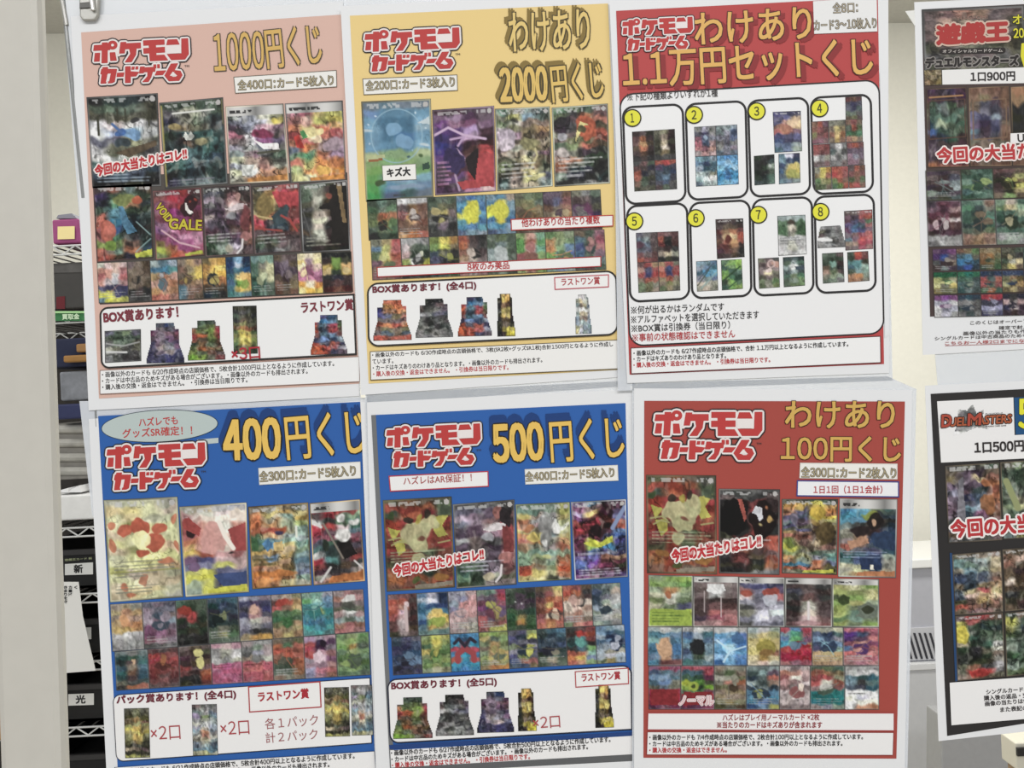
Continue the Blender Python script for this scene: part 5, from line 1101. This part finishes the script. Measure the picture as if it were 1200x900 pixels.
# ============ dark collage poster, top right
ps = Poster('dark card collage poster priced 900 yen, cut by the right edge, upper right', [(1071.5, 2.5), (1262, -6), (1272, 405), (1081.5, 416)], 0.0, 'lottery_poster', 'card shop posters cut by the right edge')
sleeve(ps, [(1080, 5), (1262, -10), (1272, 452), (1099, 452), (1096, 418)])
mb = MB(); mb.prism([P(1061, 13, -.002), P(1071.5, 12, -.001), P(1072.5, 31, -.001)][::-1], .0006); mb.build('folded_corner', mat('e6e6e2'), ps.root)
M_ = Fr(1040, 0, .24427); N_ = Fr(1040, 210, .24427)
ps.poly('colour_panel', [(1080, 11), (1254, 2), (1262, 362), (1090, 371)], '4a3c3a', 1)
picture(ps, 'collage_heading', [(1080, 11), (1200, 6), (1203, 82), (1083.5, 88)], '655 866 a76 976 766 655/ 766 a87 987 877 766 554/ 655 867 866 776 655 443/ 554 655 776 665 554 443/ 666 776 766 766 666 554/ 554 776 887 776 665 554', [], '', 1.4, rough=.5)
text(ps, 'brand_lettering', '遊戯王', *M_(240, 212)[0], *M_(578, 192)[0], 22, [('cdb3a4', .17, 0, 0), ('a83a38', .075, 0, 0)], 3, lean=.05)
small(ps, 'YU-GI-OH!', *M_(330, 96)[0], *M_(480, 88)[0], 4, '9a7a70', 'brand_lettering', .02, 3)
ps.poly('logo_pill', rrect(M_(250, 234, 567, 228, 567, 255, 252, 260), 0, 3), '2b2625', 2.6)
small(ps, 'オフィシャルカードゲーム', *M_(265, 255)[0], *M_(552, 250)[0], 4.2, 'c9c2bc', 'brand_lettering', .02, 3.2)
text(ps, 'brand_lettering', 'デュエルモンスターズ', *M_(185, 325)[0], *M_(628, 312)[0], 11.5, [('8f8a86', .18, 0, 0), ('2a2625', .07, 0, 0)], 3)
text(ps, 'offer_lettering', 'オーバーフレーム', *M_(602, 115)[0], *M_(1010, 100)[0], 11, [('4a4420', .06, 0, 0), ('d8d23c', .02, 0, 0)], 3)
text(ps, 'offer_lettering', '20', *M_(606, 182)[0], *M_(655, 180)[0], 11, [('4a4420', .06, 0, 0), ('d8d23c', .03, 0, 0)], 3)
ps.poly('yellow_patch', [(1197, 51), (1206, 49), (1207, 78), (1200, 79), (1196, 66)], 'd8d23c', 2.4)
picture(ps, 'gold_patch', M_(175, 336, 260, 332, 262, 408, 178, 412), '985 764 986/ 764 986 764/ 975 653 874', [], '', 2, rough=.7)
ps.poly('price_label', M_(262, 336, 800, 318, 800, 396, 264, 406), 'e6e5e4', 2.2)
small(ps, '1口900円', *M_(400, 391)[0], *M_(612, 386)[0], 10.5, '322e2e', 'price_lettering', .05, 3)
def ygo(q, g, body, **k): picture(ps, 'card_picture', q, g, **k)
picture(ps, 'card_picture', M_(185, 425, 380, 416, 392, 800, 192, 806), '535 434 435 534/ 534 434 434 424/ 343 566 575 544/ 465 788 454 576/ 576 687 576 565/ 356 9a8 454 465/ 46a 465 565 454/ 434 345 354 433/ 545 544 544 534/ 656 656 656 545/ 545 545 545 534/ a64 a65 955 844', [('o', .5, .5, 0.01, .01, '000', 0), ('l', 'c08a50', .02, .08, .115, .9, .105), ('l', '6a4a3c', .015, .06, .16, .94, .15, .94, .62, .06, .64, .06, .16), ('l', 'a89', .0, 0, 0, 0, 0)], '', 2, rough=.6, border='543')
picture(ps, 'card_picture', M_(388, 420, 586, 410, 598, 796, 396, 800), '754 865 754 754/ 865 875 865 754/ 765 556 545 754/ 765 778 445 655/ 668 446 89a 655/ 768 435 557 765/ 689 434 446 865/ 667 545 556 754/ 776 876 765 665/ 865 876 876 765/ 754 765 765 654/ 754 765 754 643', [('l', '8a6a50', .015, .1, .17, .9, .16, .9, .64, .1, .66, .1, .17)], '', 2.2, rough=.4, border='654')
picture(ps, 'card_picture', M_(590, 416, 790, 406, 800, 790, 600, 796), 'a75 a75 a75/ 975 a75 975/ 333 333 333/ 332 333 333/ 333 332 333/ 332 333 332/ 654 765 654/ 865 875 765/ 754 865 754', [], '', 2, rough=.25, border='654')
ps.poly('rarity_label', M_(590, 640, 800, 630, 800, 680, 590, 688), 'e8e6e6', 3)
small(ps, 'UR', *M_(626, 681)[0], *M_(690, 678)[0], 9, '322e2e', 'rarity_lettering', .04, 3.6)
text(ps, 'banner_lettering', '今回の大当たりはコレ!!', *M_(240, 783)[0], *M_(1040, 740)[0], 18, [('ece0dc', .15, 0, 0), ('b33c3e', .055, 0, 0)], 4)
DR = ['545 434 655/ 766 433 556/ 544 634 788/ 434 566 9aa/ 787 344 545/ 555 443 566', '454 576 465/ 465 354 576/ 687 455 687/ 575 9a5 455/ 466 687 576/ 354 465 687', '644 755 765/ 433 544 aa6/ 332 433 764/ 433 875 bb5/ 544 332 a96/ 765 8a6 654', '454 765 766/ 545 454 545/ 655 444 654/ 445 554 444/ 554 455 765/ 455 554 444']
card_row(ps, Fr(1040, 210, .24427), [182, 352, 505, 660, 815], (-42, -62), (104, 84), DR, shift=5, border='443')
DR2 = ['545 634 645/ 867 534 a88/ 634 745 533/ 533 856 cbb/ 756 423 644/ 433 645 534/ 999 aaa 888/ 777 bbb 999', '576 687 976/ 586 455 887/ 465 344 576/ 465 454 587/ 344 355 465/ 565 665 675/ 976 a86 976/ 865 975 976', '8a8 ba9 465/ 796 cb8 8a8/ 465 576 ab9/ 354 344 576/ 455 343 454/ 576 465 576/ 999 aba 898/ 787 9a9 888', '465 576 465/ 465 454 565/ 343 465 576/ 465 343 454/ 354 565 465/ 454 465 565/ 888 999 888/ 787 898 787']
card_row(ps, N_, [187, 352, 515, 668, 820], (105, 88), (325, 306), DR2, shift=9, border='666')
GR = ['646 536 747/ 537 35a 656/ 555 447 987/ 433 788 545', '754 875 685/ 467 58a 665/ 37a 48b 356/ 346 35a 345', '875 986 764/ 864 a74 775/ 753 974 564/ 454 664 464', '665 554 565/ 443 665 444/ 454 aa9 cb8/ 664 cb6 765', '465 565 454/ 576 465 454/ 354 454 565/ 465 354 454']
GR2 = ['264 264 264/ aa6 564 997/ cc8 776 cb6/ 874 664 775', '375 276 375/ 465 576 455/ 577 998 566/ 355 677 455', '346 345 346/ b55 566 b65/ a55 565 955/ 575 a64 465', '346 457 346/ 775 975 653/ aa7 653 a85/ 764 a96 654', '357 368 357/ 567 789 567/ 456 567 456/ 345 456 345']
GR3 = ['747 849 747/ aab 99a bbb/ ccc 778 aab/ bbb aab 999', '345 356 345/ 777 888 666/ 455 666 555/ 777 455 777', 'a34 b44 a34/ 445 556 546/ 99b bbd 88a/ 446 667 557', '334 444 334/ b99 444 a88/ 335 baa 434/ 434 433 545', '357 368 357/ 456 567 456/ 345 456 345/ 456 345 456']
XG = [215, 330, 440, 545, 650, 755]
for k, g in enumerate((GR, GR2, GR3)):
    card_row(ps, N_, [x + k * 4 for x in XG], (335 + 111 * k, 322 + 111 * k), (441 + 111 * k, 428 + 111 * k), g, lay=2 + .4 * k, shift=3, border='544')
for s, x0, y, x1, h, c in (('このくじはオーバーフレームのカードが', 398, 698, 905, 4.5, '4a4646'), ('確定で封入されています', 535, 722, 850, 4.4, '4a4646'), ('画像以外の当たりも作成時点での店頭価格', 365, 749, 940, 4.4, '4a4646'), ('シングルカードは中古商品のためキズがある場合がございます', 228, 773, 1010, 4.4, '4a4646'), ('こちらお一人様2口までになります。並び直しは', 277, 796, 935, 4.2, 'b05a5a')):
    small(ps, s, *N_(x0, y)[0], *N_(x1, y - (x1 - x0) * .035)[0], h, c, 'notice_lettering', .02, 2)
ps.poly('underline', N_(277, 798, 935, 777, 935, 779, 277, 800), 'b05a5a', 2)

# ============ black poster, bottom right
ps = Poster('black-bordered card poster priced 500 yen, cut by the right edge, lower right', [(1084, 452), (1262, 443), (1268, 850), (1100, 868.5)], 0.0, 'lottery_poster', 'card shop posters cut by the right edge')
O_ = Fr(1040, 420, .24427); Q_ = Fr(1040, 630, .3)
ps.poly('colour_panel', [(1090.6, 461.5), (1256, 453), (1262, 838), (1110, 862.5)], '2e2c2c', 1)
ps.poly('white_panel', O_(238, 206, 604, 187, 610, 368, 1000, 348, 1000, 462, 657, 480, 257, 500, 250, 384), 'e9e8e8', 1.6)
mb = None
picture(ps, 'logo_smoke', O_(300, 225, 480, 212, 485, 372, 305, 378), 'eee eee 999 eee/ eee 888 888 aaa/ 999 777 666 777/ bbb 666 777 777/ aaa 888 777 888/ 888 aaa bbb aaa/ eee eee eee 999', [], '', 1.9, [(.2, .15), (.45, .2), (.6, 0), (.7, .3), (.9, .2), (.85, .5), (1, .8), (.7, .72), (.4, .85), (.05, .95), (.15, .7), (.05, .55), (.2, .4)], border='eee', rough=.5)
text(ps, 'brand_lettering', 'DUEL MASTERS', *O_(262, 328)[0], *O_(594, 308)[0], 9.6, [('2b2220', .14, 0, 0), ('a85a3c', .05, 0, 0)], 3, lean=.12)
text(ps, 'brand_lettering', 'D', *O_(260, 330)[0], *O_(306, 326)[0], 14, [('2b2220', .1, 0, 0), ('a84a3a', .05, 0, 0)], 4, lean=.12)
text(ps, 'brand_lettering', 'M', *O_(385, 322)[0], *O_(447, 318)[0], 13.5, [('2b2220', .1, 0, 0), ('a84a3a', .05, 0, 0)], 4, lean=.12)
small(ps, 'デュエルマスターズ', *O_(470, 271)[0], *O_(553, 266)[0], 2, '3a3634', 'brand_lettering', .03, 3)
small(ps, 'TRADING CARD GAME', *O_(470, 330)[0], *O_(570, 325)[0], 1.6, '5a5654', 'brand_lettering', .03, 3)
ps.poly('blue_patch', O_(607, 188, 1000, 170, 1000, 348, 616, 366), '23507c', 2)
text(ps, 'offer_lettering', '5口', *O_(632, 345)[0], *O_(860, 334)[0], 36, [('3a3c22', .05, 0, 0), ('dfdc3a', .03, 0, 0)], 3)
small(ps, '1口500円', *O_(420, 455)[0], *O_(655, 445)[0], 12.5, '322e2e', 'price_lettering', .05, 3)
DM = ['555 665 776 565/ 765 656 545 765/ 764 878 cb8 965/ 767 434 656 a64/ 889 756 455 954/ 878 335 567 a64/ 767 556 456 b75/ 656 689 9ab 965/ 767 345 857 754/ 555 456 867 855/ 556 665 755 654/ 654 755 654 544/ 777 666 555 655',
      '776 786 766 666/ 565 343 433 765/ 676 343 b84 cb5/ 898 454 343 564/ 787 565 ba7 654/ 565 997 a84 675/ 786 aa7 654 564/ 565 676 443 565/ 565 787 898 676/ 665 676 555 565/ 788 aa6 665 655',
      '776 876 987 987/ 688 788 899 a97/ 688 798 788 ba8/ 998 689 898 986/ 457 456 567 876/ 346 456 567 865/ 765 345 875 a86/ 567 cb8 b55 ba7/ 456 dba ca7 db9/ 664 976 ca6 a76/ b54 965 754 865/ 765 866 866 876',
      '765 654 765 654/ 754 b98 654 543/ 965 654 a76 654/ 654 433 544 433/ 654 543 433 654/ ba9 543 432 433/ 543 654 543 543/ 333 443 432 333/ 443 433 333 543/ 654 544 655 554',
      '655 a44 a44 654/ bb5 a55 454 454/ cc4 565 344 344/ dc4 676 565 454/ cb5 465 676 676/ ba8 343 465 aaa/ 343 444 665 bba/ 444 333 343 876/ 333 443 443 998/ 665 854 555 aaa/ 776 b33 b44 777/ 987 954 765 665',
      '565 765 b74 654/ bb5 565 454 564/ aa6 455 565 454/ 564 454 465 564/ 676 565 454 575/ 898 565 465 565/ 464 565 575 464/ 676 464 454 575/ 898 787 565 454/ 675 564 454 464']
def dmc(q, i, shp=()): picture(ps, 'card_picture', q, DM[i], shp, 'h', 2 + .2 * (i % 2), rough=.6, border='4a4238')
dmc(O_(275, 515, 538, 497, 552, 872, 292, 888), 0, [('e', .72, .26, .09, .07, 'a8643c'), ('e', .76, .55, .14, .14, '9a623c'), ('p', '7f7c86', .24, .2, .32, .15, .34, .7, .18, .8)])
dmc(O_(540, 497, 800, 480, 812, 852, 554, 870), 1, [('l', '98a068', .06, .1, .25, .3, .6)])
dmc(Q_(252, 66, 445, 48, 455, 292, 262, 304), 2)
dmc(Q_(448, 46, 640, 30, 650, 272, 458, 290), 3)
dmc(Q_(264, 306, 452, 292, 462, 545, 272, 560), 4, [('e', .14, .3, .13, .16, 'c8b83c'), ('e', .5, .9, .18, .06, 'a8302c')])
dmc(Q_(456, 292, 650, 274, 660, 525, 464, 544), 5)
ps.poly('blue_edge', Q_(243, 60, 252, 60, 274, 560, 265, 562), '28466e', 2.6)
text(ps, 'banner_lettering', '今回の大当たりはコレ!!', *O_(308, 862)[0], *O_(1130, 800)[0], 21, [('ece6e4', .15, 0, 0), ('b3383c', .055, 0, 0)], 4)
ps.poly('notice_panel', Q_(243, 567, 750, 530, 755, 690, 250, 733), 'eae9e9', 3)
for s, x0, y, x1 in (('シングルカードは中古商品のため', 387, 613, 700), ('購入後の返品・交換はできません', 378, 637, 700), ('画像の当たりは作成時点のもの', 382, 659, 680), ('また表記の', 442, 682, 548)):
    small(ps, s, *Q_(x0, y)[0], *Q_(x1, y - (x1 - x0) * .075)[0], 6.4, '3a3636', 'notice_lettering', .035, 4)

# ---- clear clip at the top left corner of the sleeve
CY = -0.004
cl = thing('hanging_clip', 'clear plastic hanging clip on the top left corner of the pink poster sleeve', 'clip', P(104, 24, CY))
mb = MB(); mb.prism([P(92, -14, CY), P(117, -15, CY), P(115, 18, CY), P(111, 23.5, CY), P(97, 24, CY), P(93, 19, CY)][::-1], .0035)
mb.build('jaw', mat('aeaca4', .12, .8, 0, .75), cl, .0012)
mb = MB(); mb.prism([P(93, 3, CY - .001), P(107, 2, CY - .001), P(107, 9, CY - .001), P(93, 10, CY - .001)][::-1], .001)
mb.build('slot', mat('3f3d39', .3, .5), cl, .0004)
mb = MB(); mb.rod(P(105, -14, CY - .002), P(109, 12, CY - .002), .0016, 10); mb.build('hinge', mat('d9d8d2', .1, .9, .3), cl)
mb = MB(); mb.rod(P(70, -14, .0005), P(78, 30, .0005), .0018, 8); mb.build('side_rail', mat('a8a69e', .12, .8, 0, .8), cl)
